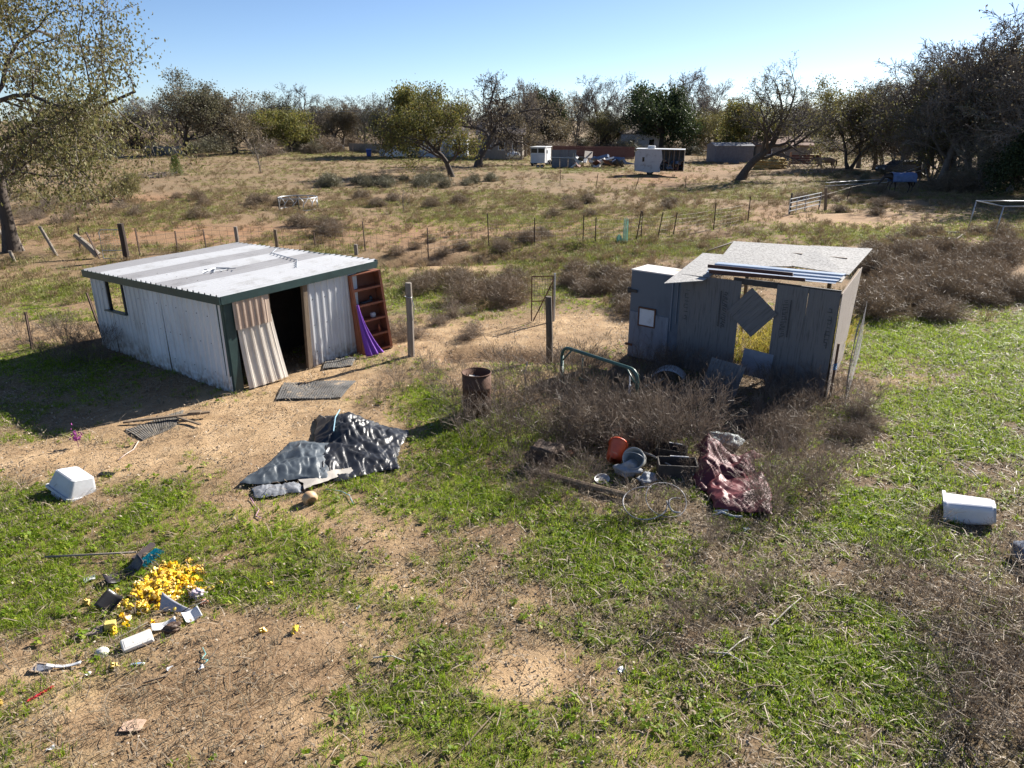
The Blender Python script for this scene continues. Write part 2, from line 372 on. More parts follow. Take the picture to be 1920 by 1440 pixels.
LITT = leafmat('litter', [(.06, .04, .028), (.13, .09, .06), (.24, .18, .12), (.40, .33, .25), (.09, .06, .04)], .1)
FGREEN = leafmat('field green', [(.15, .17, .04), (.21, .23, .06), (.27, .25, .085), (.17, .18, .05)], .35)
def source(name, builders, m):
    col = bpy.data.collections.new(name)          # not linked to the scene: only instanced by the cover object
    for i, mb in enumerate(builders):
        o = bpy.data.objects.new(name + '_tuft', mb.mesh(name)); o.data.materials.append(m); col.objects.link(o)
    return col
def scatter(name, col, dens, smin, smax, label, cat, seed, tilt=.25):
    ng = bpy.data.node_groups.new(name, 'GeometryNodeTree')
    ng.interface.new_socket('Geometry', in_out='INPUT', socket_type='NodeSocketGeometry')
    ng.interface.new_socket('Geometry', in_out='OUTPUT', socket_type='NodeSocketGeometry')
    n = ng.nodes; L = ng.links.new; out = n.new('NodeGroupOutput')
    oi = n.new('GeometryNodeObjectInfo'); oi.inputs['Object'].default_value = ground
    na = n.new('GeometryNodeInputNamedAttribute'); na.data_type = 'FLOAT'; na.inputs['Name'].default_value = dens
    dp = n.new('GeometryNodeDistributePointsOnFaces'); L(oi.outputs['Geometry'], dp.inputs['Mesh']); L(na.outputs['Attribute'], dp.inputs['Density']); dp.inputs['Seed'].default_value = seed
    ci = n.new('GeometryNodeCollectionInfo'); ci.inputs['Collection'].default_value = col; ci.inputs['Separate Children'].default_value = True; ci.inputs['Reset Children'].default_value = True
    ip = n.new('GeometryNodeInstanceOnPoints'); L(dp.outputs['Points'], ip.inputs['Points']); L(ci.outputs[0], ip.inputs['Instance']); ip.inputs['Pick Instance'].default_value = True
    rr = n.new('FunctionNodeRandomValue'); rr.data_type = 'FLOAT_VECTOR'; rr.inputs[0].default_value = (-tilt, -tilt, 0); rr.inputs[1].default_value = (tilt, tilt, 6.283); L(rr.outputs[0], ip.inputs['Rotation'])
    rs = n.new('FunctionNodeRandomValue'); rs.data_type = 'FLOAT'; rs.inputs[2].default_value = smin; rs.inputs[3].default_value = smax; rs.inputs['Seed'].default_value = 5; L(rs.outputs[1], ip.inputs['Scale'])
    L(ip.outputs[0], out.inputs[0])
    o = bpy.data.objects.new(name, bpy.data.meshes.new(name)); C.objects.link(o)
    md = o.modifiers.new('cover', 'NODES'); md.node_group = ng
    o['kind'] = 'stuff'; return tag(o, label, cat)
scatter('green_grass', source('green', [blade_tuft(20, .07, .0055, .06, .9, s) for s in range(5)] + [rosette(14, .07, 9)], GREEN), 'd_green', .6, 1.5, 'short fresh green grass and clover growing over the yard', 'grass', 1)
scatter('dead_straw', source('straw', [blade_tuft(8, .09, .006, .06, 1.2, s) for s in (20, 21, 22)] + [stick_bits(9, .16, .006, 23)], STRAW), 'd_straw', .5, 1.5, 'pale dead straw matted between the green grass', 'dead grass', 2)
scatter('twig_litter', source('litter', [stick_bits(5, .2, .008, s) for s in (31, 32)] + [stick_bits(7, .05, .022, 33, .2, .3), stick_bits(7, .045, .02, 34, .2, .3)], LITT), 'd_litter', .5, 1.4, 'dead leaves and broken twigs strewn over bare soil', 'leaf litter', 3)
scatter('field_weeds', source('field', [weed(22, .42, s, .014, .22, .7) for s in (41, 42, 43)] + [blade_tuft(26, .26, .018, .25, 1.0, 44)], leafmat('field straw', [(.16, .105, .06), (.24, .17, .095), (.31, .235, .135), (.19, .14, .075)], .25)), 'd_field', .35, .9, 'low dead brown weeds covering the open pasture', 'weeds', 4)
scatter('pasture_grass', source('pasture', [blade_tuft(30, .14, .016, .25, 1.0, s) for s in (51, 52)], FGREEN), 'd_fieldgreen', .6, 1.4, 'short olive green grass of the open pasture', 'grass', 5)
# ------------------------------------------------------------------ trees
BARK = mat('bark', (.075, .058, .047), (.03, .024, .02), (.13, .11, .095), scale=5, rough=.95, bump=.6, stretch=(3, 3, .6))
BARKG = mat('grey bark', (.15, .13, .115), (.07, .06, .052), (.23, .21, .19), scale=5, rough=.95, bump=.5, stretch=(3, 3, .6))
TWIG = leafmat('twigs', [(.10, .083, .07), (.155, .13, .11), (.20, .175, .15)], 0, .9)  # tones lightened to stand in for haze over the far trees
TWIGG = leafmat('grey twigs', [(.15, .125, .105), (.22, .19, .16), (.28, .245, .21)], 0, .9)
TWIGD = leafmat('dark twigs', [(.04, .032, .027), (.065, .052, .044), (.09, .075, .062)], 0, .9)
LF = {'olive': leafmat('olive leaves', [(.13, .125, .04), (.21, .20, .065), (.28, .25, .095), (.16, .15, .055), (.25, .19, .08)], .35),
      'grey': leafmat('grey olive leaves', [(.11, .11, .06), (.17, .165, .095), (.14, .125, .075), (.20, .18, .11)], .3),
      'dark': leafmat('dark leaves', [(.025, .04, .014), (.045, .065, .022), (.065, .085, .03), (.035, .05, .02)], .25),
      'yellow': leafmat('turning leaves', [(.075, .09, .028), (.15, .155, .04), (.23, .205, .05), (.105, .115, .033), (.24, .165, .045)], .4),
      'brown': leafmat('brown leaves', [(.11, .088, .055), (.17, .138, .085), (.145, .12, .07), (.21, .17, .105)], .3),
      'green': leafmat('bright green leaves', [(.05, .085, .015), (.085, .13, .022), (.13, .17, .03), (.065, .10, .02)], .35),
      'lime': leafmat('lime leaves', [(.12, .17, .02), (.20, .25, .035), (.26, .27, .05)], .4)}
def two_mesh(name, a, ma, b, mb_):
    me_ = bpy.data.meshes.new(name); o = len(a.v)
    me_.from_pydata(a.v + b.v, [], a.f + [tuple(i + o for i in f) for f in b.f]); me_.materials.append(ma); me_.materials.append(mb_)
    me_.polygons.foreach_set('material_index', np.array([0] * len(a.f) + [1] * len(b.f), np.int32)); me_.update(); return me_
def grow(seed, H=9, r0=.24, kids=(6, 5, 5, 4), tfrac=.3, ang=(55, 50, 48, 45), ratio=(.62, .6, .55, .5), gnarl=.22, up=(.02, .10, .06, .03, 0), lean=(0, 0), trunks=1,
         leaves=3, lsize=.15, lspread=.28, droop=0, rmin=.012, bend=None, thick=3):
    r = random.Random(seed); wood, twig, leaf = MB(), MB(), MB(); last = len(kids)
    V = Vector
    def rv(): return V((r.gauss(0, 1), r.gauss(0, 1), r.gauss(0, 1)))
    def br(p, d, L, rad, lev):
        ns = (6, 5, 4, 3, 2, 2)[lev]; pts = [p.copy()]; d = d.copy(); dirs = [d.copy()]
        for i in range(ns):
            d = d + rv() * gnarl * (0.6 if lev == 0 else 1) + V((0, 0, up[min(lev, len(up) - 1)] - droop * (lev >= 2)))
            if lev == 0 and bend: d = d + V(bend[min(i, len(bend) - 1)])
            d.normalize(); p = p + d * (L / ns); pts.append(p.copy()); dirs.append(d.copy())
        er = .5 if lev < last else .35; rads = [max(rmin * .6, rad * (1 - (1 - er) * i / ns)) for i in range(ns + 1)]
        if lev == 0: rads[0] *= 1.45
        if lev < thick: wood.tube(pts, rads, (9, 7, 5, 4)[lev], cap=False)
        elif lev < last: twig.tube(pts, rads, 3, cap=False)
        else:
            for i in range(ns):
                k = dirs[i].orthogonal().normalized(); k = Matrix.Rotation(r.uniform(0, 6.28), 3, dirs[i]) @ k
                a, b_ = pts[i], pts[i + 1]; twig.add([a - k * rads[i], a + k * rads[i], b_ + k * rads[i + 1], b_ - k * rads[i + 1]], [(0, 1, 2, 3)])
        if leaves and lev >= last - 1:
            for i in range(int(leaves) + (r.random() < leaves % 1)):
                q = pts[r.randrange(1, ns + 1)] + rv() * lspread * .5; s = lsize * r.uniform(.5, 1.1)
                M = Matrix.Translation(q) @ Euler((r.uniform(0, 6.28), r.uniform(0, 6.28), r.uniform(0, 6.28))).to_matrix().to_4x4()
                leaf.add([(-s * .5, 0, 0), (0, -s * .33, s * .08), (s * .55, 0, 0), (0, s * .33, s * .08)], [(0, 1, 2, 3)], M)
        if lev < last:
            nk = kids[lev]; t0 = tfrac if lev == 0 else .2
            for k in range(nk):
                tt = t0 + (1 - t0) * (k + r.uniform(.2, 1)) / nk; tt = min(tt, 1); f = tt * ns; i = min(int(f), ns - 1)
                q = pts[i].lerp(pts[i + 1], f - i); dd = dirs[min(i + 1, ns)]; ax = dd.orthogonal().normalized()
                ax = Matrix.Rotation(r.uniform(0, 6.28) if lev else k * 2.4 + r.uniform(-.5, .5), 3, dd) @ ax
                a_ = R(ang[lev]) * r.uniform(.7, 1.2) * (1.0 if tt < .92 else .55)
                br(q, Matrix.Rotation(a_, 3, ax) @ dd, L * ratio[lev] * r.uniform(.75, 1.15) * (1.15 - .35 * tt), rads[i] * .52, lev + 1)
    for k in range(trunks):
        d = V((lean[0], lean[1], 1)) if trunks == 1 else V((math.cos(k * 6.28 / trunks + seed) * .4 + lean[0], math.sin(k * 6.28 / trunks + seed) * .4 + lean[1], 1))
        br(V((0, 0, -.15)) + (V((d.x, d.y, 0)) * .3 if trunks > 1 else V((0, 0, 0))), d.normalized(), H * .62 * r.uniform(.9, 1.05), r0 / (trunks ** .5), 0)
    return wood, twig, leaf
_TV = {}
def tree_kind(key, bark, twm, lfm, **kw):
    wd, tw, lf = grow(**kw)
    zs = [v[2] for v in tw.v] + [v[2] for v in lf.v]; top = float(np.percentile(np.array(zs), 99.7))
    a = wd.mesh(key + '_trunk', True); a.materials.append(bark)
    _TV[key] = (a, two_mesh(key + '_crown', tw, twm, lf, lfm), top)
def tree(key, px, py, top, label, rz=0, group=None, name='tree', cat='tree', sx=1.0, Y=None, dz=0):
    base = G(px, py) if Y is None else at(px, 288, Y)
    if Y is not None: base.z = hz(base.x, base.y)
    h = at(px, top, base.y).z - base.z; s = h / _TV[key][2]
    o = thing(name, label, cat, (base.x, base.y, base.z + dz), rz, group); o.scale = (s * sx, s * sx, s)
    for nm, me_ in (('trunk', _TV[key][0]), ('crown', _TV[key][1])):
        c_ = bpy.data.objects.new(nm, me_); C.objects.link(c_); c_.parent = o
    return o
tree_kind('bigoak', BARK, TWIG, leafmat('oak leaves', [(.09, .092, .035), (.15, .148, .052), (.205, .185, .075), (.115, .11, .045), (.18, .14, .065)], .35), seed=8, H=9.5, r0=.21, kids=(10, 7, 6, 6), tfrac=.34, ang=(62, 52, 50, 50), ratio=(.78, .6, .5, .5), gnarl=.26, leaves=11, lsize=.115, lspread=.5, rmin=.013, up=(.02, .04, .05, .04))
tree_kind('oakA', BARK, TWIG, LF['grey'], seed=11, H=9, r0=.26, kids=(9, 6, 6, 5), tfrac=.22, ang=(62, 52, 48, 45), leaves=5, lsize=.22, lspread=.6, rmin=.02, ratio=(.8, .62, .55, .5))
tree_kind('oakB', BARK, TWIG, LF['olive'], seed=12, H=9, r0=.24, kids=(8, 6, 5, 5), tfrac=.2, leaves=4, lsize=.22, lspread=.6, rmin=.02, trunks=2, ratio=(.75, .62, .55, .5))
tree_kind('bareA', BARKG, TWIGG, LF['brown'], seed=21, H=9, r0=.2, kids=(8, 6, 5, 5, 4), tfrac=.22, ang=(45, 42, 40, 38, 36), up=(.02, .12, .10, .06, .03), leaves=.08, lsize=.16, rmin=.018, gnarl=.16, ratio=(.75, .6, .55, .52, .5))
tree_kind('bareB', BARK, TWIG, LF['brown'], seed=22, H=9, r0=.22, kids=(8, 6, 6, 5, 4), tfrac=.25, ang=(55, 48, 44, 40, 38), up=(.02, .10, .08, .04, .02), leaves=.25, lsize=.17, rmin=.02, gnarl=.2, ratio=(.78, .6, .55, .52, .5))
tree_kind('bareC', BARKG, TWIGG, LF['grey'], seed=23, H=7.5, r0=.16, kids=(7, 6, 5, 5), tfrac=.1, ang=(40, 38, 38, 38), up=(.02, .12, .08, .05), leaves=1.2, lsize=.14, rmin=.016, gnarl=.17, trunks=5, ratio=(.65, .6, .55, .5))
tree_kind('dense', BARK, TWIGD, LF['dark'], seed=31, H=8, r0=.28, kids=(10, 6, 6, 5), tfrac=.14, ang=(60, 52, 48, 45), leaves=11, lsize=.24, lspread=.7, rmin=.02, ratio=(.72, .62, .55, .5))
tree_kind('green', BARK, TWIGD, LF['yellow'], seed=32, H=7, r0=.2, kids=(10, 6, 5, 5), tfrac=.10, ang=(60, 52, 48, 45), leaves=8, lsize=.22, lspread=.6, rmin=.02, ratio=(.75, .62, .55, .5))
tree_kind('turning', BARK, TWIGD, LF['yellow'], seed=41, H=8, r0=.25, kids=(9, 6, 6, 5), tfrac=.25, ang=(62, 52, 48, 45), leaves=6, lsize=.2, lspread=.6, rmin=.018, lean=(-.22, .05), ratio=(.8, .62, .55, .5))
tree_kind('twisted', BARK, TWIGD, LF['brown'], seed=42, H=9.5, r0=.34, kids=(8, 6, 6, 5, 3), tfrac=.32, ang=(60, 55, 50, 48, 45), leaves=.25, lsize=.2, rmin=.024, gnarl=.32, up=(.02, .08, .08, .05, .02), ratio=(.75, .6, .52, .5, .5))
tree_kind('mesquite', BARK, TWIG, LF['olive'], seed=44, H=9.5, r0=.34, kids=(8, 6, 6, 5, 4), tfrac=.35, ang=(58, 48, 42, 40, 40), leaves=.35, lsize=.13, rmin=.015, gnarl=.2, lean=(.35, 0), bend=[(.22, 0, -.1), (.25, 0, 0), (.05, 0, .1), (-.15, 0, .2), (-.1, 0, .2)], ratio=(.75, .6, .55, .52, .5))
tree_kind('brown', BARK, TWIG, LF['brown'], seed=51, H=8, r0=.22, kids=(9, 6, 6, 5), tfrac=.18, ang=(60, 52, 48, 45), leaves=5, lsize=.2, lspread=.6, rmin=.02, ratio=(.75, .62, .55, .5))
tree_kind('sapling', BARKG, TWIGG, LF['brown'], seed=61, H=2.6, r0=.035, kids=(9, 5, 3), tfrac=.2, ang=(50, 45, 40), ratio=(.5, .5, .5), leaves=.6, lsize=.07, rmin=.006, gnarl=.12, thick=1)
tree_kind('smalltree', BARK, TWIG, LF['olive'], seed=62, H=3.2, r0=.08, kids=(7, 6, 5, 4), tfrac=.15, leaves=2.2, lsize=.12, rmin=.01, trunks=3)

FT = 'trees of the far tree line'
tree('bigoak', 22, 472, -190, 'large gnarled oak with olive leaves at the leaning post fence', rz=.6, name='oak_tree', sx=.92)
tree('bareC', -40, 455, 170, 'bare grey many-stemmed tree beside the large gnarled oak', rz=1, name='bare_tree')
tree('smalltree', 240, 375, 322, 'small low-forking tree with few leaves in the pasture', rz=.4, name='small_tree')
tree('oakA', 345, 290, 132, 'broad grey-olive oak with several dark trunks behind the round green cedar', rz=2, name='oak_tree', sx=1.15)
tree('brown', 442, 288, 165, 'rounded brownish tree between the grey-olive oak and the bare crooked tree', rz=1, name='tree', sx=1.2)
tree('bareB', 500, 282, 195, 'thin dark bare tree in front of the evergreen clump', rz=.3, name='bare_tree')
tree('green', 545, 286, 205, 'dense yellow-green tree clump by the far wire fence', rz=.9, name='tree', sx=1.25)
tree('twisted', 575, 280, 158, 'bare crooked tree rising above the yellow-green clump', rz=2.2, name='bare_tree', sx=.8)
tree('brown', 628, 282, 195, 'brown twiggy tree left of the blue wheeled bin', rz=4, name='tree')
tree('bareC', 716, 292, 178, 'pale grey many-stemmed bare tree beside the blue wheeled bin', rz=0, name='bare_tree', sx=1.1)
tree('turning', 847, 331, 158, 'leaning oak with yellow-green leaves at the shrub row', rz=.1, name='oak_tree', sx=1.2)
tree('green', 775, 293, 160, 'olive and orange leaved tree behind the leaning yellow-green oak', rz=2.7, name='tree', sx=.85)
tree('twisted', 897, 313, 135, 'tall bare dark oak with twisting limbs', rz=.8, name='oak_tree')
tree('bareA', 985, 294, 148, 'slender pale bare tree beside the wooden house', rz=.8, name='bare_tree', sx=.7)
tree('brown', 968, 296, 212, 'brown drooping tree in front of the wooden house', rz=1.8, name='tree', sx=.75)
tree('dense', 1030, 283, 165, 'dark evergreen tree behind the white horse trailer', rz=1.2, name='evergreen_tree', sx=.6)
tree('bareA', 1078, 281, 172, 'bare pale-twigged tree between the dark evergreen and the tall bare tree', rz=3, name='bare_tree', sx=.9)
tree('bareB', 1128, 280, 142, 'tall wide bare tree behind the scrap heap', rz=2, name='bare_tree', sx=1.05)
tree('oakB', 1140, 284, 212, 'low olive oak in front of the tall wide bare tree', rz=2, name='oak_tree', sx=1.3)
tree('dense', 1238, 287, 158, 'broad dark-leaved oak behind the old camper', rz=0, name='oak_tree', sx=1.15)
tree('bareA', 1282, 279, 130, 'bare tree standing up behind the dark-leaved oak', rz=4, name='bare_tree')
tree('bareA', 1330, 279, 150, 'bare tree between the dark-leaved oak and the leaning mesquite', rz=5.2, name='bare_tree')
tree('oakB', 1335, 287, 200, 'grey-olive leafy tree behind the old camper and the leaning mesquite', rz=3.6, name='tree', sx=1.1)
tree('green', 1400, 300, 190, 'yellow-green tree behind the leaning mesquite', rz=1.5, name='tree', sx=1.0)
tree('mesquite', 1388, 337, 112, 'leaning bare mesquite with a curved dark trunk', rz=-.15, name='mesquite_tree', sx=1.05)
tree('oakB', 1592, 318, 148, 'sparse olive oak with dark trunks beside the brown horse', rz=1, name='oak_tree', sx=1.1)
tree('oakA', 1655, 316, 150, 'grey-olive oak between the brown horse and the dark woods', rz=4.4, name='oak_tree')
for k, (px, py, tp, key) in enumerate([(1720, 332, 118, 'bareB'), (1760, 345, 75, 'bareA'), (1795, 338, 100, 'oakB'), (1830, 350, 60, 'bareB'), (1868, 345, 85, 'bareB'), (1905, 352, 30, 'bareB'), (1890, 362, 150, 'bareA'), (1960, 365, 20, 'bareA'), (1700, 322, 160, 'oakA'), (2010, 375, 30, 'bareB'), (1840, 358, 235, 'bareC'), (1745, 340, 200, 'bareC'), (1935, 372, 230, 'dense'), (1785, 342, 130, 'bareC'), (1850, 350, 105, 'bareC'), (1680, 322, 190, 'bareC'), (1640, 318, 146, 'bareB'), (1690, 325, 136, 'bareA'), (1735, 332, 108, 'bareB'), (1775, 336, 92, 'bareA'), (1812, 340, 78, 'bareB'), (1852, 345, 66, 'bareA'), (1610, 314, 152, 'bareA')]):
    tree(key, px, py, tp, {'bareB': 'tall dark bare tree in the shaded woods behind the blanketed horse', 'brown': 'brown-leaved tree in the shaded woods behind the blanketed horse', 'oakB': 'thin olive oak in the shaded woods behind the blanketed horse', 'oakA': 'grey-olive oak in the shaded woods behind the blanketed horse', 'bareA': 'pale bare tree in the shaded woods behind the blanketed horse',
         'dense': 'dark evergreen in the shaded woods behind the blanketed horse', 'bareC': 'low grey many-stemmed tree at the edge of the shaded woods'}[key], rz=k * 1.3, group='trees of the shaded woods', name='woodland_tree', sx=1.15)
for k, px in enumerate(range(120, 1720, 29)):          # a second row closes the skyline
    key = ('bareA', 'bareB', 'bareA', 'oakA', 'brown')[(k * 7) % 5]
    tree(key, px + 17 * math.sin(k * 2.1), 0, (190, 205)[k % 2] + 16 * math.sin(k * 1.7), {'brown': 'distant brown tree of the wood behind the far yards', 'bareB': 'distant dark bare tree of the wood behind the far yards', 'bareA': 'distant pale bare tree of the wood behind the far yards', 'oakA': 'distant grey-olive tree of the wood behind the far yards'}[key],
         rz=k, group=FT, name='distant_tree', sx=1.35, Y=(146, 172)[k % 2] + 8 * math.sin(k * 3.3))
tree('sapling', 490, 323, 248, 'thin bare sapling standing alone in the pasture', name='sapling')
tree('sapling', 757, 398, 338, 'small orange-brown sapling with dead leaves in the pasture', rz=1, name='sapling')
cb = MB(); rr = random.Random(4)
for i in range(2600):
    z = rr.random() ** .8; q = (1 - z * .75) * (.35 + .65 * min(1, z * 6)) * rr.uniform(.6, 1.0); a = rr.uniform(0, 6.28); s = rr.uniform(.04, .10)
    M = Matrix.Translation((q * math.cos(a), q * math.sin(a), .05 + z * 1.95)) @ Euler((rr.uniform(-.6, .6), rr.uniform(-.6, .6), a)).to_matrix().to_4x4()
    cb.add([(0, -s * .3, 0), (0, s * .3, 0), (s * .4, 0, s * 1.6)], [(0, 1, 2)], M)
p = G(332, 330); o = thing('cedar_bush', 'round bright green cedar bush beside a brush pile', 'bush', p); cb.build('foliage', LF['green'], o)
MB().tube([(0, 0, -.1), (0, 0, 1.5)], [.07, .02], 6).build('stem', BARK, o)

# ------------------------------------------------------------------ shrubs and standing dead weeds
SHRUB = leafmat('broom shrub', [(.11, .078, .052), (.18, .13, .085), (.25, .185, .12), (.14, .10, .068), (.21, .165, .115)], .2)
SHRUBG = leafmat('grey shrub', [(.10, .10, .06), (.155, .15, .09), (.20, .18, .12), (.12, .10, .07)], .2)
SHRUBT = leafmat('tan shrub', [(.12, .09, .066), (.20, .155, .115), (.265, .21, .16), (.145, .11, .083)], .2)
def dome(n, Rr, Hh, seed, wd, core=.25, spray=5, open_=0.0):
    """a rounded bush of fine forking stems whose tips end on a dome"""
    r = random.Random(seed); mb = MB(); V = Vector
    def strip(p, q, w0, w1):
        d = q - p; k = V((d.y, -d.x, 0)); k = k.normalized() if k.length > 1e-5 else V((1, 0, 0))
        k = Matrix.Rotation(r.uniform(-1.5, 1.5), 3, d.normalized() if d.length > 1e-6 else V((0, 0, 1))) @ k
        mb.add([p - k * w0 / 2, p + k * w0 / 2, q + k * w1 / 2, q - k * w1 / 2], [(0, 1, 2, 3)])
    lump = [(r.uniform(0, 6.28), r.uniform(.2, 1.2), r.uniform(-.22, .22)) for _ in range(5)]
    for i in range(n):
        th = r.uniform(0, 6.283); el = math.asin(r.uniform(.02, 1)); g = 1 + sum(a * math.exp(-((math.cos(th - t_) - 1) ** 2 * 3 + (el - e_) ** 2 * 4)) for t_, e_, a in lump)
        g *= r.uniform(.72 - open_, 1.02); tip = V((Rr * math.cos(el) * math.cos(th), Rr * math.cos(el) * math.sin(th), Hh * math.sin(el))) * g
        b_ = V((core * Rr * r.gauss(0, .4), core * Rr * r.gauss(0, .4), -.02)); m_ = b_.lerp(tip, r.uniform(.45, .65)) + V((0, 0, Hh * .10)) + V((r.gauss(0, .05), r.gauss(0, .05), 0)) * Rr
        strip(b_, m_, wd, wd * .8); strip(m_, tip, wd * .8, wd * .5)
        for u in range(spray):
            o_ = m_.lerp(tip, r.uniform(.35, 1)); e = o_ + V((r.gauss(0, .10), r.gauss(0, .10), r.gauss(.05, .07))) * Rr * 1.3; strip(o_, e, wd * .6, wd * .75)
    return mb
def _sm(mb, m_): x = mb.mesh('shrub'); x.materials.append(m_); return x
SH = {'broom': [_sm(dome(330, .75, .72, 70 + i, .0085), SHRUB) for i in range(5)],
      'loose': [_sm(weed(30, .95, 80 + i, .007, .25, .7), WEED) for i in range(4)],
      'tan': [_sm(dome(190, .6, .75, 90 + i, .0075, .3, 5, .2), SHRUBT) for i in range(3)],
      'grey': [_sm(dome(200, .8, .8, 95 + i, .016, .4, 5, .15), SHRUBG) for i in range(3)],
      'twiggy': [_sm(dome(46, .8, 1.25, 98 + i, .007, .12, 6, .4), LITT) for i in range(2)]}
sr = random.Random(12)
def shrub(kind, px, py, s, label, group, name='dry_shrub', cat='shrub', flat=1.0):
    p = G(px, py, -.02); o = bpy.data.objects.new(name, sr.choice(SH[kind])); C.objects.link(o); o.location = p
    o.rotation_euler = (sr.uniform(-.08, .08), sr.uniform(-.08, .08), sr.uniform(0, 6.28)); o.scale = (s, s, s * flat * sr.uniform(.85, 1.1)); return tag(o, label, cat, group)
MARKS = [(1620, 500, 'by the plywood side wall'), (1660, 610, 'by the bright green grass'), (1800, 610, 'on the green grass edge'), (1900, 560, 'at the far right of the thicket by the woods'), (1800, 470, 'below the pipe frame'), (1680, 440, 'at the sandy track'),
 (1180, 500, 'behind the blue cabinet'), (1060, 500, 'at the bright green strip'), (1016, 560, 'by the rusty wire gate'), (780, 560, 'right of the rusty bookcase'), (895, 800, 'at the rusty drum'), (985, 740, 'by the upright bleached stick'), (1110, 760, 'under the green frame'),
 (1025, 860, 'by the charred stump'), (1150, 880, 'by the orange bucket'), (1260, 880, 'by the dark boxes'), (1370, 930, 'by the red tarp'), (1240, 960, 'by the hose loops'), (1250, 720, 'by the car fender'), (1350, 720, 'by the leaning board'), (1480, 780, 'below the plywood front'), (1590, 760, 'by the bent wire fencing'),
 (771, 668, 'by the grey fence post'), (600, 720, 'by the rubber mats'), (200, 650, 'at the shed corner'), (60, 640, 'by the leaning t-post'), (1820, 985, 'by the white bin'), (560, 390, 'by the hay feeder'), (757, 398, 'by the orange-brown sapling'), (847, 331, 'at the leaning oak'), (700, 345, 'below the grey many-stemmed tree'), (930, 345, 'below the bare dark oak'),
 (1172, 455, 'by the green tree guard'), (917, 464, 'at a tall t-post'), (1500, 400, 'at the pipe livestock gate'), (1590, 374, 'by the single-strand fence'), (1690, 350, 'by the blanketed horse'), (240, 375, 'by the small forking tree'), (100, 420, 'by the leaning posts'), (1240, 370, 'below the old camper'), (420, 390, 'left of the hay feeder'), (1040, 390, 'below the scrap heap')]
def zone(kind, n, x0, y0, x1, y1, s0, s1, label, group, name='dry_shrub', cat='shrub', flat=1.0, keep=None):
    k = 0; tries = 0; pts = []
    while k < n and tries < n * 30:
        tries += 1; x, y = sr.uniform(x0, x1), sr.uniform(y0, y1)
        if keep and not keep(x, y): continue
        q = gp(x, y)
        if any((q - b_).length < .55 * s0 for b_ in pts): continue
        pts.append(q); sc = sr.uniform(s0, s1); nb = min(MARKS, key=lambda m_: (gp(m_[0], m_[1]) - q).length)[2]
        lb = ('large ' if sc > s0 + .7 * (s1 - s0) else 'small ' if sc < s0 + .3 * (s1 - s0) else '') + label + (' ' + nb if nb.split()[-1] not in label else ''); wl = lb.split()
        shrub(kind, x, y, sc, lb if len(wl) <= 16 else ' '.join((label + ' ' + nb).split()[:16]), group, name, cat, flat); k += 1
T1 = 'dry brown broom shrubs of the thicket'
zone('broom', 64, 1615, 478, 1910, 618, .9, 1.45, 'dry brown domed thicket shrub', T1 + ' right of the plywood shed', keep=lambda x, y: y < 600 - max(0, x - 1750) * .25)
zone('broom', 12, 1600, 440, 1920, 478, .7, 1.1, 'low dry brown shrub', 'shrubs beside the sandy track')
zone('broom', 34, 1040, 514, 1330, 592, .7, 1.1, 'dry brown domed shrub', T1 + ' behind the blue cabinet', keep=lambda x, y: y < 528 + (x - 1040) * .55)
zone('broom', 13, 790, 515, 985, 572, .7, 1.15, 'dry brown rounded shrub', 'shrubs in front of the wire gate')
zone('broom', 7, 935, 440, 1050, 474, .7, 1.0, 'dry shrub along the fence ditch', 'shrubs along the wire fence ditch')
zone('broom', 9, 720, 455, 900, 492, .5, .9, 'dry shrub along the fence ditch', 'shrubs along the wire fence ditch')
zone('broom', 6, 560, 420, 690, 450, .9, 1.2, 'dry shrub on the reddish soil behind the white shed', 'shrubs behind the white shed')
zone('grey', 26, 600, 338, 960, 352, .9, 1.6, 'grey-green bush of the pasture row', 'bushes of the row across the pasture', 'grey_bush', 'bush')
zone('broom', 22, 330, 372, 1300, 412, .7, 1.2, 'lone brown pasture shrub', 'scattered pasture shrubs')
zone('tan', 14, 40, 380, 260, 420, .8, 1.3, 'pale dead shrub under the large gnarled oak', 'pale shrubs under the oak')
zone('broom', 16, 1480, 352, 1700, 412, .6, 1.1, 'brown shrub near the gate', 'shrubs around the pipe gate')
zone('grey', 8, 1560, 322, 1760, 345, .7, 1.1, 'grey-green weed clump below the blanketed horse', 'weed clumps by the horse', 'grey_bush', 'bush')
zone('loose', 26, 840, 715, 1120, 850, .75, 1.1, 'tall dead weed stalks', 'dead weeds around the rusty drum', 'dead_weed', 'weed', keep=lambda x, y: abs(x - 895) > 30 or y > 785)
zone('loose', 22, 1090, 700, 1320, 850, .7, 1.05, 'shaded dead weed stalks', 'dead weeds in front of the blue cabinet', 'dead_weed', 'weed')
zone('loose', 22, 1110, 790, 1340, 885, .75, 1.05, 'tall tangled dead weed', 'tangled weeds over the junk', 'dead_weed', 'weed', keep=lambda x, y: not (1105 < x < 1225 and y > 835) and not (1225 < x < 1310 and y > 865))
zone('tan', 10, 1080, 775, 1220, 850, .9, 1.2, 'bushy tan weed clump', 'tan weed clumps by the green frame', 'tan_weed', 'weed')
zone('loose', 14, 1400, 740, 1640, 850, .6, .9, 'grey-brown dead weed', 'grey-brown weeds in front of the plywood shed', 'dead_weed', 'weed')
zone('tan', 13, 1400, 750, 1640, 850, .5, .85, 'tan twiggy weed', 'tan weeds in front of the plywood shed', 'tan_weed', 'weed')
zone('loose', 12, 1300, 720, 1540, 800, .6, .95, 'dead weed stalks against plywood', 'dead weeds against the plywood front', 'dead_weed', 'weed')
zone('loose', 14, 1420, 860, 1560, 980, .5, .9, 'thin dead weed', 'thin weeds beside the red tarp', 'dead_weed', 'weed')
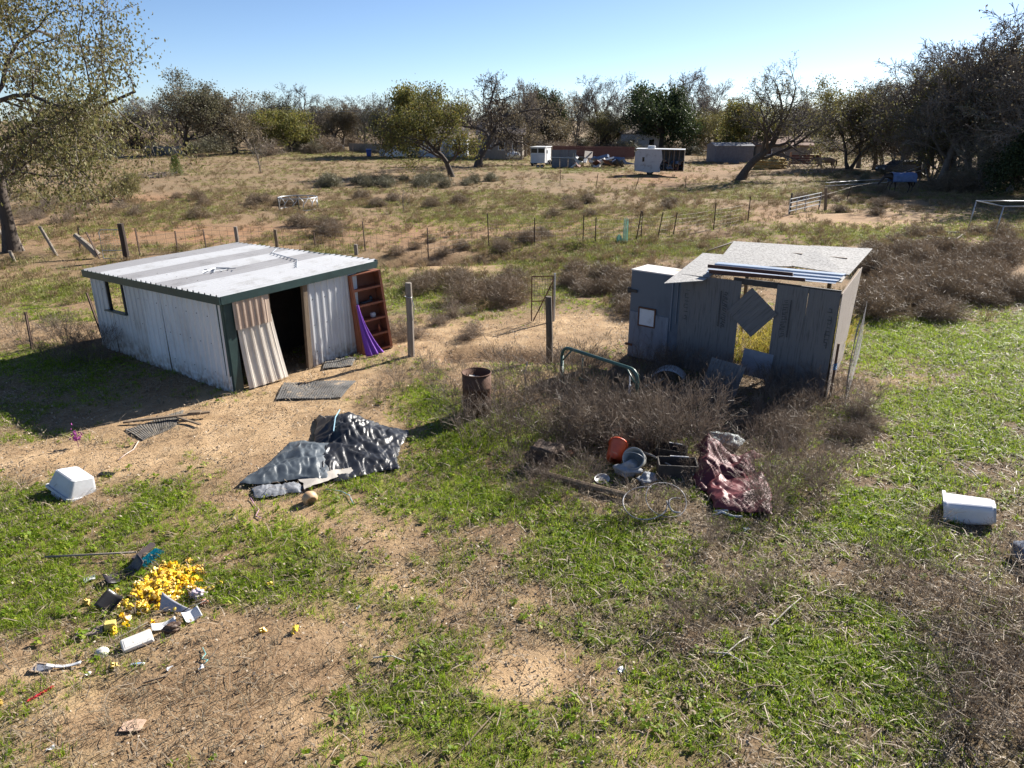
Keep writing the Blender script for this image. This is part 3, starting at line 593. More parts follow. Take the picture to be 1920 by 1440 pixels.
zone('loose', 24, 960, 850, 1330, 975, .35, .65, 'short dead weed in the junk', 'short weeds among the junk', 'dead_weed', 'weed', keep=lambda x, y: not (1105 < x < 1300 and 855 < y < 950))
zone('loose', 14, 20, 610, 200, 690, .6, .95, 'dead weed stalks left of the white shed', 'dead weeds left of the white shed', 'dead_weed', 'weed')
zone('loose', 12, 700, 690, 860, 760, .4, .7, 'low dead weed on sand', 'low weeds on the sand', 'dead_weed', 'weed')
zone('tan', 12, 700, 585, 900, 640, .5, .8, 'pale straw clump', 'straw clumps by the weathered post', 'tan_weed', 'weed')
zone('twiggy', 13, 1770, 1130, 1945, 1430, .8, 1.15, 'bare brown twiggy shrub at the shaded edge of the yard', 'twiggy shrubs at the yard edge', 'twiggy_shrub')
zone('loose', 10, 1650, 1000, 1900, 1150, .3, .6, 'sparse dead weed', 'sparse weeds by the white bin', 'dead_weed', 'weed')
zone('loose', 9, 1240, 1000, 1500, 1200, .3, .55, 'dead weed on green grass', 'small weeds on the grass', 'dead_weed', 'weed')
zone('tan', 6, 1150, 690, 1270, 740, .6, .9, 'pale twiggy weed', 'tan weeds at the blue cabinet', 'tan_weed', 'weed')

for k in range(120):                                   # brush that closes the foot of the tree line
    p = at(sr.uniform(100, 1720), 288, sr.uniform(120, 175)); p.z = hz(p.x, p.y) - .1; kd = ('grey', 'broom', 'tan')[(k * 7) % 3]; s_ = sr.uniform(2.4, 4.2)
    o = bpy.data.objects.new('brush_clump', sr.choice(SH[kd])); C.objects.link(o); o.location = p; o.rotation_euler = (0, 0, sr.uniform(0, 6)); o.scale = (s_ * 1.3, s_ * 1.3, s_)
    tag(o, {'grey': 'grey-green brush clump at the foot of the far tree line', 'broom': 'dark brown brush clump at the foot of the far tree line', 'tan': 'pale tan brush clump at the foot of the far tree line'}[kd], 'brush', 'brush at the foot of the far tree line')
for k in range(16):
    p = at(sr.uniform(1765, 2000), 330, sr.uniform(60, 75)); p.z = hz(p.x, p.y) - .1; s_ = sr.uniform(1.6, 3)
    o = bpy.data.objects.new('brush_clump', sr.choice(SH[('grey', 'broom')[k % 2]])); C.objects.link(o); o.location = p; o.rotation_euler = (0, 0, sr.uniform(0, 6)); o.scale = (s_ * 1.2, s_ * 1.2, s_)
    tag(o, ('grey-green', 'dark brown')[k % 2] + ' undergrowth clump in the shaded woods', 'brush', 'undergrowth of the shaded woods')

SH['gold'] = [_sm(weed(60, .8, 160 + i, .012, .35, .8), leafmat('golden weed', [(.24, .22, .04), (.36, .30, .06), (.42, .32, .08), (.20, .24, .04)], .45)) for i in range(2)]
for k in range(9):
    p = Vector((3.9, 16.35, 0)) + Vector((.815, -.58, 0)) * (1.0 + .22 * k) + Vector((.58, .815, 0)) * (1.6 + 1.1 * (k % 3)); p.z = hz(p.x, p.y)
    o = bpy.data.objects.new('golden_weed', SH['gold'][k % 2]); C.objects.link(o); o.location = p; o.rotation_euler = (0, 0, k); tag(o, 'golden yellow weed seen through the window hole of the plywood shed', 'weed', 'golden weeds inside the plywood shed')
# ------------------------------------------------------------------ white metal shed
WHITE = mat('white sheet metal', (.62, .63, .64), (.47, .47, .47), (.70, .70, .70), scale=1.6, rough=.5, metal=0, bump=.05, stretch=(1, 1, .35))
WHITED = mat('dirty white sheet metal', (.54, .53, .52), (.34, .31, .28), (.62, .61, .60), scale=2.2, rough=.55, bump=.06, stretch=(1, 1, .3))
ROOFW = mat('white roof metal', (.47, .475, .49), (.36, .355, .355), (.52, .525, .54), scale=2.0, rough=.5, bump=.04)
ROOFG = mat('grey roof metal', (.30, .295, .305), (.22, .215, .22), (.35, .345, .35), scale=1.4, rough=.5, bump=.05)
TANP = mat('tan fibreglass sheet', (.50, .38, .29), (.34, .24, .18), (.58, .47, .38), scale=3, rough=.6, stretch=(1, 1, .3))
GTRIM = mat('dark green trim', (.028, .06, .058), (.018, .038, .038), scale=4, rough=.45, bump=.08)
WOODG = mat('weathered grey wood', (.24, .205, .17), (.12, .10, .085), (.33, .29, .25), scale=7, rough=.9, stretch=(6, 6, .5), bump=.4)
WOODB = mat('weathered brown wood', (.20, .145, .095), (.09, .065, .045), (.29, .22, .155), scale=7, rough=.9, stretch=(6, 6, .5), bump=.4)
STEELG = mat('galvanised steel', (.42, .44, .46), (.30, .31, .32), scale=8, rough=.42, metal=.6, bump=.05)
RUST = mat('rusted steel', (.105, .048, .027), (.045, .023, .016), (.19, .09, .048), scale=7, rough=.85, bump=.25)
DARKST = mat('dark steel', (.05, .045, .04), (.025, .022, .02), scale=8, rough=.7, bump=.15)
def addmud(m_, top=.5, col=(.20, .135, .085)):
    t_ = m_.node_tree; b_ = t_.nodes['Principled BSDF']; src = b_.inputs['Base Color'].links[0].from_socket
    sx = N(t_, 'SeparateXYZ'); t_.links.new(coords(t_), sx.inputs[0]); mr = N(t_, 'MapRange', i_1=0.0, i_2=top, i_3=1.0, i_4=0.0); t_.links.new(sx.outputs[2], mr.inputs[0])
    nz = N(t_, 'TexNoise', i_Scale=9.0, i_Detail=6); t_.links.new(coords(t_), nz.inputs[0]); mu = N(t_, 'Math', operation='MULTIPLY'); mu.use_clamp = True
    t_.links.new(mr.outputs[0], mu.inputs[0]); sh = N(t_, 'MapRange', i_1=.35, i_2=.65); t_.links.new(nz.outputs[0], sh.inputs[0]); t_.links.new(sh.outputs[0], mu.inputs[1])
    t_.links.new(mixc(t_, mu.outputs[0], src, col), b_.inputs['Base Color'])
addmud(WHITE, .45); addmud(WHITED, .7)
SHED_O = Vector((-6.06, 14.71, 0)); SHED_R = R(54); SM = RM(SHED_R, SHED_O)
def ztop(x, y): return 2.12 + .02 * x - .02 * y
def rib_profile(w_, pitch=.23, rib=.026, first=.1):
    pr = [(0, 0)]; c_ = first
    while c_ < w_ - .05: pr += [(c_ - .036, 0), (c_ - .018, rib), (c_ + .018, rib), (c_ + .036, 0), (c_ + pitch * .5 - .02, 0), (c_ + pitch * .5, .006), (c_ + pitch * .5 + .02, 0)]; c_ += pitch
    pr = [q for q in pr if q[0] <= w_]; return pr + [(w_, 0)]
def ribbed(w_, fn, rows, pitch=.23, rib=.026):
    """sheet metal with real ribs; fn(s, t, off) places the point"""
    pr = rib_profile(w_, pitch, rib); mb = MB(); n = len(pr)
    mb.add([fn(s, j / rows, o_) for j in range(rows + 1) for s, o_ in pr], [(j * n + i, j * n + i + 1, (j + 1) * n + i + 1, (j + 1) * n + i) for j in range(rows) for i in range(n - 1)]); return mb
shed = thing('metal_shed', 'white ribbed metal shed with flat roof and dark green trim', 'shed', SHED_O, SHED_R)
pw = 6.2 / 7
for k in range(7):                                   # left wall, seven sheets, the sixth cut down for the window
    y0 = k * pw; jit = .012 * (k % 3) - .01; low = 1.10 if k == 5 else None
    ribbed(pw - .008, lambda s, t, o_, y0=y0, jit=jit, low=low: (-.02 - o_ + jit * (1 - t), y0 + s, -.05 + t * ((low or ztop(0, y0 + s) - .03) + .05)), 3).build('wall_sheet', (WHITE, WHITED)[k in (4, 5, 6)], shed, thick=.004)
MB().box((-.06, 5.5 * pw, 1.12), (.18, pw + .1, .03), (0, .12, .04)).build('window_sill', GTRIM, shed)
MB().box((-.02, 5 * pw + .03, 1.55), (.07, .06, .9)).build('window_frame', DARKST, shed)
MB().box((-.02, 6 * pw - .03, 1.55), (.07, .05, .9)).build('window_frame', DARKST, shed)
for s in (0, 1):
    ribbed(.95, lambda a, t, o_, s=s: (2.15 + s * .78 + a * .82, -.02 - o_, -.03 + t * (ztop(3, 0) - .02)), 3).build('wall_sheet', WHITE, shed, thick=.004)
def bent(a, t, o_):                                  # loose sheet left of the door, its foot pushed out
    k = 1 - t; return (.23 + a * (1.0 + .17 * k) + .05 * k, -.06 - o_ - .09 * k * k - .03 * math.sin(a * 3), .02 + t * 1.52)
ribbed(.88, bent, 8, pitch=.2).build('loose_wall_sheet', mat('sunlit cream sheet metal', (.66, .61, .54), (.50, .43, .35), scale=2.5, rough=.5, stretch=(1, 1, .3)), shed, thick=.004)  # cream tone, warmer than the other wall sheets
ribbed(.92, lambda a, t, o_: (.17 + a * .98, -.09 - o_ - .03 * (1 - t), 1.38 + t * .72), 3, pitch=.16).build('fibreglass_sheet', TANP, shed, thick=.004)
MB().box((2.06, -.03, 1.02), (.13, .10, 2.1), (0, .03, 0)).build('door_post', WOODB, shed, bevel=.006)
MB().box((1.12, .05, 1.0), (.09, .09, 2.05)).build('door_post', WOODB, shed, bevel=.006)
MB().box((.0, .10, 1.03), (.06, .24, 2.14)).box((.09, -.045, 1.03), (.22, .05, 2.14)).build('corner_trim', GTRIM, shed, bevel=.004)
fa = MB(); fa.beam((-.1, -.13, ztop(0, 0) - .05), (4.32, -.13, ztop(4.3, 0) - .05), .03, .17)
fa.build('front_fascia', GTRIM, shed)
MB().beam((-.125, -.14, ztop(0, 0) - .05), (-.125, 6.32, ztop(0, 6.3) - .05), .03, .17).build('side_fascia', GTRIM, shed)
MB().beam((4.33, -.14, ztop(4.3, 0) + .0), (4.33, 6.32, ztop(4.3, 6.3) + .0), .05, .12).build('side_fascia', GTRIM, shed)
MB().beam((-.1, 6.33, ztop(0, 6.3) - .03), (4.32, 6.33, ztop(4.3, 6.3) - .03), .05, .12).build('back_fascia', GTRIM, shed)
for x_ in (0.05, 3.65):
    for y_ in (.06, 3.1, 6.14): MB().box((x_, y_, 1.0), (.09, .09, 2.0)).build('frame_post', WOODB, shed)
for y_ in (.1, 2.1, 4.1, 6.1): MB().beam((0, y_, ztop(0, y_) - .09), (4.2, y_, ztop(4.2, y_) - .09), .05, .10).build('rafter', WOODB, shed)
ribbed(6.2, lambda s, t, o_: (3.72 + o_, s, t * (ztop(3.7, s) - .02)), 1).build('wall_sheet', WHITE, shed, thick=.004)
ribbed(2.55, lambda s, t, o_: (1.15 + s, 6.2 + o_, t * (ztop(2, 6.2) - .03)), 1).build('wall_sheet', WHITE, shed, thick=.004)
ribbed(1.14, lambda s, t, o_: (.0 + s, 6.2 + o_, t * .72), 1).build('wall_sheet', WHITE, shed, thick=.004)
MB().box((2.0, 1.7, 1.0), (3.3, .03, 1.95)).build('added_dark_board', mat('near-black added board', (.035, .028, .024), (.02, .016, .014), scale=5, rough=.9), shed)  # added board, not a known part; keeps the doorway view black
sme = MB().lathe([(0, .010), (.012, .007), (.014, 0)], 6, Matrix.Rotation(-1.5708, 4, 'Y')).mesh('screw'); sme.materials.append(DARKST)
for k in range(42):
    o = bpy.data.objects.new('wall_screw', sme); C.objects.link(o); o.parent = shed; yy = .2 + (k // 3) * .44; o.location = (-.024, yy, (.35, 1.0, 1.62)[k % 3] + .01 * math.sin(k * 5))
    if 4.35 < yy < 5.35 and k % 3 == 2: o.location.y = 5.55
for k in range(12):
    o = bpy.data.objects.new('wall_screw', sme); C.objects.link(o); o.parent = shed; o.rotation_euler = (0, 0, 1.5708); o.location = (2.3 + (k // 3) * .37, -.024, (.35, 1.0, 1.62)[k % 3])
rw = 6.46 / 7
for k in range(7):
    y0 = -.14 + k * rw; ph = (0, .004, -.003, .005, 0, .003, 0)[k]
    ribbed(rw + .03, lambda s, t, o_, y0=y0, ph=ph: (-.13 + t * 4.46, y0 + s, ztop(-.13 + t * 4.46, y0 + s) + .025 + o_ + ph + .006 * math.sin(t * 9 + y0)), 10, pitch=.23, rib=.048).build('roof_sheet', (ROOFW, ROOFW, ROOFG, ROOFW, ROOFG, ROOFW, ROOFG)[k], shed, thick=.003)
for k in range(26):                                  # screw heads in two rows
    MB().lathe([(0, .012), (.014, .008), (.016, 0)], 6, Matrix.Translation((.6 if k % 2 else 2.9, .1 + (k // 2) * .47, ztop(1, .1 + (k // 2) * .47) + .031))).build('roof_screw', DARKST, shed)
shed.scale = (1, .925, 1); SM = SM @ Matrix.Diagonal((1, .925, 1, 1))
rd = MB(); q = lambda x, y, z=.0: (x, y, ztop(x, y) + .085 + z)
rd.tube([q(1.2, 2.3), q(1.5, 2.7, .03), q(1.75, 2.45), q(1.35, 2.25, .02)], .012, 5).tube([q(1.3, 2.9), q(1.75, 2.2, .02)], .01, 5).tube([q(1.05, 2.55, .02), q(1.6, 2.85)], .009, 5)
o = rd.build('bent_wire_frame', STEELG); o.matrix_world = SM; tag(o, 'bent grey wire frame lying on the white shed roof', 'wire frame')
o = MB().tube([q(2.6, .9), q(3.2, 1.7, .01), q(3.6, 3.4), q(4.1, 3.9)], .013, 6).build('metal_conduit', STEELG); o.matrix_world = SM; tag(o, 'long bent metal conduit lying across the shed roof', 'conduit')

# ------------------------------------------------------------------ rusty bookcase with things on its shelves
BRED = mat('rusty brown steel', (.27, .092, .045), (.15, .052, .028), (.35, .15, .078), scale=4, rough=.65, bump=.12)
bw, bh_, bd = .86, 2.02, .38
bk = thing('metal_bookcase', 'rusty red-brown steel bookcase leaning against the white shed', 'bookcase', G(702, 656), rot=(R(-5), R(-3.5), R(41)))
MB().box((-bw / 2, 0, bh_ / 2), (.03, bd, bh_)).build('side_panel', BRED, bk); MB().box((bw / 2, 0, bh_ / 2), (.03, bd, bh_)).build('side_panel', BRED, bk)
MB().box((0, 0, bh_ + .012), (bw + .04, bd + .01, .026)).build('top_panel', BRED, bk); MB().box((0, bd / 2 - .008, bh_ / 2), (bw - .03, .008, bh_ - .02)).build('back_panel', BRED, bk)
for k in range(5): MB().box((0, -.004, .06 + k * .40), (bw - .034, bd - .02, .022)).box((0, -bd / 2 + .006, .045 + k * .40), (bw - .034, .012, .05)).build('shelf', BRED, bk)
MB().box((-bw / 2 + .03, -bd / 2 - .004, bh_ / 2), (.05, .01, bh_)).build('front_flange', BRED, bk); MB().box((bw / 2 - .03, -bd / 2 - .004, bh_ / 2), (.05, .01, bh_)).build('front_flange', BRED, bk)
BM = Matrix.Translation(bk.location) @ bk.rotation_euler.to_matrix().to_4x4()
def onshelf(mb, name, m_, label, cat, loc, smooth=True):
    o = mb.build(name, m_, None, smooth); o.matrix_world = BM @ Matrix.Translation(loc); return tag(o, label, cat)
onshelf(MB().lathe([(0, 0), (.06, 0), (.075, .05), (.07, .10), (.05, .115), (0, .115)], 14), 'ceramic_cup', mat('dull white ceramic', (.62, .62, .62), (.45, .44, .42), scale=9, rough=.35), 'white cup lying on the middle shelf of the rusty bookcase', 'cup', (.12, -.02, .875))
onshelf(MB().lathe([(0, 0), (.045, 0), (.05, .09), (.03, .14), (.012, .15), (0, .15)], 10), 'dark_jar', mat('dark glass', (.03, .035, .04), (.015, .015, .02), scale=5, rough=.2), 'small dark jar on the upper shelf of the rusty bookcase', 'jar', (.16, .02, 1.275))
onshelf(MB().box((0, 0, .02), (.22, .12, .03), (0, 0, .3)).box((.16, .02, .03), (.1, .08, .05), (0, 0, -.4)), 'folded_rag', mat('dark rag', (.05, .05, .055), (.025, .025, .03), scale=12, rough=.95), 'dark folded rag on the upper shelf of the rusty bookcase', 'rag', (-.05, 0, 1.272), False)
onshelf(MB().lathe([(0, 0), (.03, 0), (.022, .12), (.006, .20), (0, .2)], 8), 'orange_bottle', mat('orange plastic', (.55, .16, .07), (.42, .11, .05), scale=6, rough=.4), 'small orange pointed bottle on a lower shelf of the rusty bookcase', 'bottle', (.22, -.05, .475))
PURP = mat('purple mesh cloth', (.20, .055, .42), (.10, .03, .24), (.33, .14, .56), scale=60, rough=.8, bump=.5, bscale=90)
def purple(u, v):
    a = (u - .5) * 2; wv = .03 + .22 * v ** 1.6; return (.02 + a * wv + .14 * v * v, -.02 - .22 * v ** 1.5 + .03 * math.sin(u * 19) * v - .03 * math.cos(a * 1.5), 1.27 * (1 - v) + .03 + (.02 * math.sin(u * 23) if v < .95 else 0))
o = MB().grid(purple, 26, 22).build('purple_cloth', PURP, None, True, thick=.012); o.matrix_world = BM @ Matrix.Translation((-bw / 2 + .03, -bd / 2 - .03, 0)); tag(o, 'purple mesh cloth tied to the rusty bookcase and trailing to the ground', 'cloth')

# ------------------------------------------------------------------ rubber mats, fence posts by the yard
MATR = mat('black rubber mat', (.12, .115, .11), (.05, .05, .05), (.40, .30, .195), scale=3.2, rough=.85, bump=.2)
def rib_mat(quad, name, label, n=26, lift=.02):
    a, b_, c_, d_ = [gp(*p) for p in quad]; mb = MB()
    def f(s, t): p = a.lerp(b_, s).lerp(d_.lerp(c_, s), t); return Vector((p.x, p.y, hz(p.x, p.y) + lift + .012 * math.sin(s * 7 + t * 3)))
    for i in range(n):
        s0, s1 = i / n, (i + .62) / n
        for z0, z1, A0, A1 in ((.0, .022, s0, s1), (0, .008, s1, (i + 1) / n)):
            for j in range(3):
                t0, t1 = j / 3, (j + 1) / 3; P = [f(A0, t0), f(A1, t0), f(A1, t1), f(A0, t1)]; up_ = Vector((0, 0, z1))
                mb.add(P + [p + up_ for p in P], [(4, 5, 6, 7), (0, 1, 5, 4), (1, 2, 6, 5), (2, 3, 7, 6), (3, 0, 4, 7)])
    return tag(mb.build(name, MATR), label, 'mat')
rib_mat([(518, 752), (640, 750), (668, 716), (533, 718)], 'rubber_mat', 'ribbed black rubber mat half covered in sand before the shed door')
rib_mat([(268, 826), (330, 798), (345, 768), (235, 806)], 'rubber_mat', 'ribbed rubber mat under the dark plank at the shadow edge', 22, .004).data.materials[0] = mat('dusty rubber mat', (.16, .145, .125), (.07, .065, .06), (.36, .28, .19), scale=3.2, rough=.9)
rib_mat([(605, 694), (660, 688), (668, 672), (612, 676)], 'rubber_mat', 'grey rubber mat beside the shed doorway', 14)
pl = MB(); a, b_ = gp(232, 796), gp(395, 780); pl.beam((a.x, a.y, .05), (b_.x, b_.y, .09), .07, .035); a, b_ = gp(330, 786), gp(376, 800); pl.beam((a.x, a.y, .06), (b_.x, b_.y, .05), .05, .03)
a = gp(368, 782); pl.box((a.x, a.y, .10), (.22, .12, .05), (0, 0, .1)); tag(pl.build('dark_plank', WOODB), 'dark cross-shaped plank lying over the rubber mat', 'plank')
def post(px, py, top, r_, name, label, m_, lean=0, wire=True, grp=None, n=8):
    b_ = G(px, py, -.15); h = at(px, top, b_.y).z - b_.z; o = thing(name, label, 'post', b_, 0, grp); dx = lean * h
    rr_ = random.Random(px); mb = MB(); mb.tube([(0, 0, 0), (dx * .5 + .01, 0, h * .5), (dx, 0, h - .01), (dx, 0, h)], [r_ * 1.06, r_, r_ * .98, r_ * .86], n); mb.build('shaft', m_, o, False, bevel=.004)
    if wire: MB().tube([(r_ * 1.08 * math.cos(q), r_ * 1.08 * math.sin(q), h * .83 + .012 * math.sin(q * 2)) for q in np.linspace(0, 6.1, 14)], .009, 4).tube([(r_, 0, h * .83), (r_ + .05, -.03, h * .7), (r_ + .03, -.02, h * .55)], .008, 4).build('tie_wire', STEELG, o)
    return o
post(771, 668, 530, .085, 'fence_post', 'weathered grey round fence post right of the rusty bookcase', WOODG, .01)
post(1031, 668, 556, .085, 'fence_post', 'dark weathered round post in front of the rusty wire gate', mat('dark weathered wood', (.13, .105, .08), (.06, .05, .04), scale=7, rough=.95, stretch=(6, 6, .5), bump=.4), -.03, False)
post(668, 478, 458, .09, 'fence_post', 'pale square-topped post behind the white shed roof corner', WOODG, 0, False)
post(447, 470, 425, .09, 'fence_post', 'short pale post rising behind the back of the white shed', WOODG, 0, False)
post(520, 470, 430, .08, 'fence_post', 'dark braced post behind the white shed', WOODB, 0, False)
post(238, 488, 419, .13, 'gate_post', 'thick dark round post holding the small pipe gate', mat('creosoted wood', (.05, .035, .027), (.025, .018, .014), (.11, .075, .05), scale=6, rough=.9, stretch=(5, 5, .5), bump=.4), 0, False)
for k, (px, py, tp, ln) in enumerate([(8, 450, 398, -.25), (45, 470, 414, -.25), (108, 480, 424, -.35), (28, 490, 470, -.2)]):
    post(px, py, tp, .07, 'leaning_post', ('leaning grey fence post beside the large oak trunk', 'leaning weathered post right of the oak trunk', 'leaning pale-topped post with brush around it', 'short pale stub post in front of the oak')[k], WOODG, ln, False)
a, b_ = gp(185, 484), gp(135, 440, 0); lg = MB().tube([(a.x, a.y, .12), (a.x * .5 + at(150, 455, a.y).x * .5, a.y, .5), (at(140, 442, a.y).x, a.y, 1.0)], [.15, .13, .10], 8)
tag(lg.build('leaning_log', WOODG), 'thick broken grey log leaning in the old fence', 'log')
gt = thing('pipe_gate', 'small grey pipe gate hung on the thick dark post', 'gate', G(216, 487))
wg, hg = .95, 1.28; gm = MB(); gm.tube([(-wg / 2, 0, .08), (-wg / 2, 0, hg - .1), (-wg / 2 + .1, 0, hg), (wg / 2 - .1, 0, hg), (wg / 2, 0, hg - .1), (wg / 2, 0, .08)], .022, 6, closed=True); gm.build('gate_frame', STEELG, gt)
MB().tube([(-wg / 2, 0, .42), (wg / 2, 0, .42)], .018, 6).build('rail', STEELG, gt)
wm = MB()
for i in range(1, 9): wm.tube([(-wg / 2 + wg * i / 9, 0, .1), (-wg / 2 + wg * i / 9, 0, hg)], .004, 3)
for i in range(1, 11): wm.tube([(-wg / 2, .0, .1 + 1.15 * i / 11), (wg / 2, 0, .1 + 1.15 * i / 11)], .004, 3)
wm.build('wire_mesh', STEELG, gt)

# ------------------------------------------------------------------ plywood shed
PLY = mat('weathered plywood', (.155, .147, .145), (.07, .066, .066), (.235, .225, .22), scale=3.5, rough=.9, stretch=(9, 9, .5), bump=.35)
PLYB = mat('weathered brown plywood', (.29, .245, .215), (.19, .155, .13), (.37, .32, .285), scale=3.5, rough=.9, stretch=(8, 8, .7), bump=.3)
m, t, b = newmat('strand board'); co_ = coords(t, (1, 1, 1)); vo = N(t, 'TexVoronoi', i_Scale=26.0); mp_ = N(t, 'Mapping'); mp_.inputs['Scale'].default_value = (1, 2.2, 1); mp_.inputs['Rotation'].default_value = (0, 0, .5)
t.links.new(co_, mp_.inputs[0]); nz_ = N(t, 'TexNoise', i_Scale=3.0, i_Detail=4); t.links.new(co_, nz_.inputs[0]); t.links.new(mp_.outputs[0], vo.inputs[0])
t.links.new(mixc(t, nz_.outputs[0], ramp(t, vo.outputs['Color'], [(.1, (.13, .122, .115)), (.45, (.27, .26, .247)), (.9, (.42, .405, .39))]), ramp(t, vo.outputs['Color'], [(.1, (.19, .185, .18)), (.9, (.42, .41, .40))])), b.inputs['Base Color'])
bp_ = N(t, 'Bump', i_Strength=.5, i_Distance=.01); t.links.new(vo.outputs['Distance'], bp_.inputs['Height']); t.links.new(bp_.outputs[0], b.inputs['Normal']); b.inputs['Roughness'].default_value = .8; OSB = m
INK = mat('faded black ink', (.06, .057, .057), (.095, .09, .09), scale=30, rough=.9)
PS_O = Vector((3.90, 16.35, 0)); PS_R = R(-35.4); PM = RM(PS_R, PS_O); PI_ = PM.inverted()
ps = thing('plywood_shed', 'grey plywood shed with flaking strand-board roof and open window hole', 'shed', PS_O, PS_R)
def board(x0, x1, z0, z1, y=0, th=.016, lean=0, m_=PLY, name='plywood_sheet', par=ps, skew=0):
    mb = MB(); mb.slab([(x0 + skew, y + lean, z0), (x1 + skew, y + lean, z0), (x1, y, z1), (x0, y, z1)], th); return mb.build(name, m_, par)
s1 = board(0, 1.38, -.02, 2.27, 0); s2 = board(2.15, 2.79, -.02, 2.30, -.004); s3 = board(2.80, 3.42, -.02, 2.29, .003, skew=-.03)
def scrawl(x, z0, L_, h, par, y, seed, slant=.35, step=.05):
    """worn, unreadable ink marks running down a sheet, as the photograph shows them"""
    r = random.Random(seed); mb = MB(); z = z0
    while z > z0 - L_:
        hh = h * r.uniform(.45, 1.0); xo = r.uniform(-.12, .12) * h
        mb.box((x + xo, y - .0185, z), (hh, .003, r.uniform(.009, .017)), (0, slant * r.uniform(.4, 1.3), 0))
        if r.random() < .6: mb.box((x + xo + r.choice((-1, 1)) * hh * .4, y - .0185 - .0008, z - step * .45), (.014, .003, step * r.uniform(.5, .9)))
        z -= step * r.uniform(.75, 1.25)
    return mb.build('printed_stamp', INK, par)
scrawl(1.06, 1.98, .80, .13, s1, 0, 1); MB().box((.955, -.018, 1.6), (.03, .003, .82)).build('printed_bar', INK, s1)
scrawl(.16, 1.92, .75, .10, s1, 0, 2, .05, .08); scrawl(2.37, 1.98, .80, .13, s2, -.004, 3, -.35); MB().box((2.48, -.022, 1.6), (.03, .003, .82)).build('printed_bar', INK, s2); scrawl(3.28, 1.93, .85, .11, s3, .003, 4, .05, .08)
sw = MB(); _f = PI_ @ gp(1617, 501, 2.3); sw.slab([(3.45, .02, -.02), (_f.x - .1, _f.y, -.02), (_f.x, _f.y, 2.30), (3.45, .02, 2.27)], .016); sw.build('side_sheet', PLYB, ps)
MB().beam((3.42, .05, 2.20), (_f.x - .05, _f.y, 2.23), .05, .07).build('top_plate', WOODB, ps)
for x_, y_, h_ in ((.05, .07, 2.2), (1.31, .06, 2.25), (2.24, .06, 2.25), (3.36, .07, 2.25), (.6, 2.9, 2.45), (2.6, 2.9, 2.45)): MB().box((x_, y_, h_ / 2), (.09, .09, h_)).build('frame_post', WOODB, ps)
MB().beam((1.2, .03, 2.27), (3.42, .03, 2.26), .05, .13).build('header_beam', DARKST, ps)
MB().beam((.3, 2.9, 2.46), (2.9, 2.9, 2.46), .05, .1).build('back_beam', WOODB, ps)
def roofpiece(corners, th=.014, m_=OSB, name='roof_sheet'):
    mb = MB(); mb.slab([PI_ @ gp(x, y, z) for x, y, z in corners], th); return mb.build(name, m_, ps)
roofpiece([(1484, 498, 2.37), (1592, 515, 2.35), (1636, 466, 2.62), (1520, 460, 2.63)])
roofpiece([(1338, 500, 2.335), (1487, 499, 2.355), (1519, 461, 2.60), (1376, 452, 2.60)])
roofpiece([(1245, 531, 2.20), (1318, 526, 2.23), (1392, 480, 2.43), (1318, 474, 2.42)])
roofpiece([(1318, 513, 2.27), (1578, 529, 2.285), (1590, 512, 2.33), (1340, 497, 2.32)])
roofpiece([(1326, 470, 2.38), (1372, 455, 2.52), (1378, 451, 2.54), (1330, 468, 2.40)], .05, WOODG, 'rafter')
ta, tb, tc, td = [gp(*p) for p in ((1324, 511, 2.335), (1566, 533, 2.335), (1586, 514, 2.385), (1346, 492, 2.385))]
tn_ = ribbed(.62, lambda s, t_, o_: tuple(PI_ @ (ta.lerp(tb, t_).lerp(td.lerp(tc, t_), s / .62) + Vector((0, 0, o_ + .012)))), 4, pitch=.18, rib=.03)
tn_.build('tin_strip', mat('blue-grey tin', (.55, .60, .66), (.42, .46, .51), scale=2, rough=.3, metal=.35, bump=.04), ps, thick=.003)
for (p0, p1) in (((1328, 500, 2.45), (1487, 516, 2.45)), ((1330, 510, 2.42), (1510, 526, 2.41))):
    a, b_ = PI_ @ gp(*p0), PI_ @ gp(*p1); MB().beam(a, b_, .09, .035).beam(a + Vector((0, -.04, .03)), b_ + Vector((0, -.04, .03)), .02, .06).build('angle_iron', mat('dark rusty iron', (.09, .04, .03), (.05, .025, .02), scale=8, rough=.8), ps)
def loose(px, py, w_, h_, rot, z, label, m_=PLY, dy=-.06):
    p = PI_ @ gp(px, py, z); o = MB().box((0, 0, 0), (w_, .014, h_)).build('loose_board', m_, None, bevel=.002)
    o.matrix_world = PM @ Matrix.Translation((p.x, p.y + 0, z)) @ Euler(rot).to_matrix().to_4x4(); return tag(o, label, 'board')
def front_point(px, py):
    lo, hi = 0.0, 3.0
    for _ in range(40):
        z = (lo + hi) / 2; lo, hi = (z, hi) if (PI_ @ gp(px, py, z)).y > -.05 else (lo, z)
    return z
loose(1409, 586, .78, .78, (0, R(40), 0), front_point(1409, 586), 'square board nailed on its corner like a diamond over the window hole')
loose(1418, 683, .66, .60, (R(-3), R(4), 0), front_point(1418, 683), 'blue-grey board propped under the window hole', mat('blue-grey board', (.25, .26, .30), (.19, .195, .22), scale=3, rough=.85))
loose(1352, 718, .75, .95, (R(-28), R(6), 0), .33, 'streaked board leaning low against the plywood front', PLY)

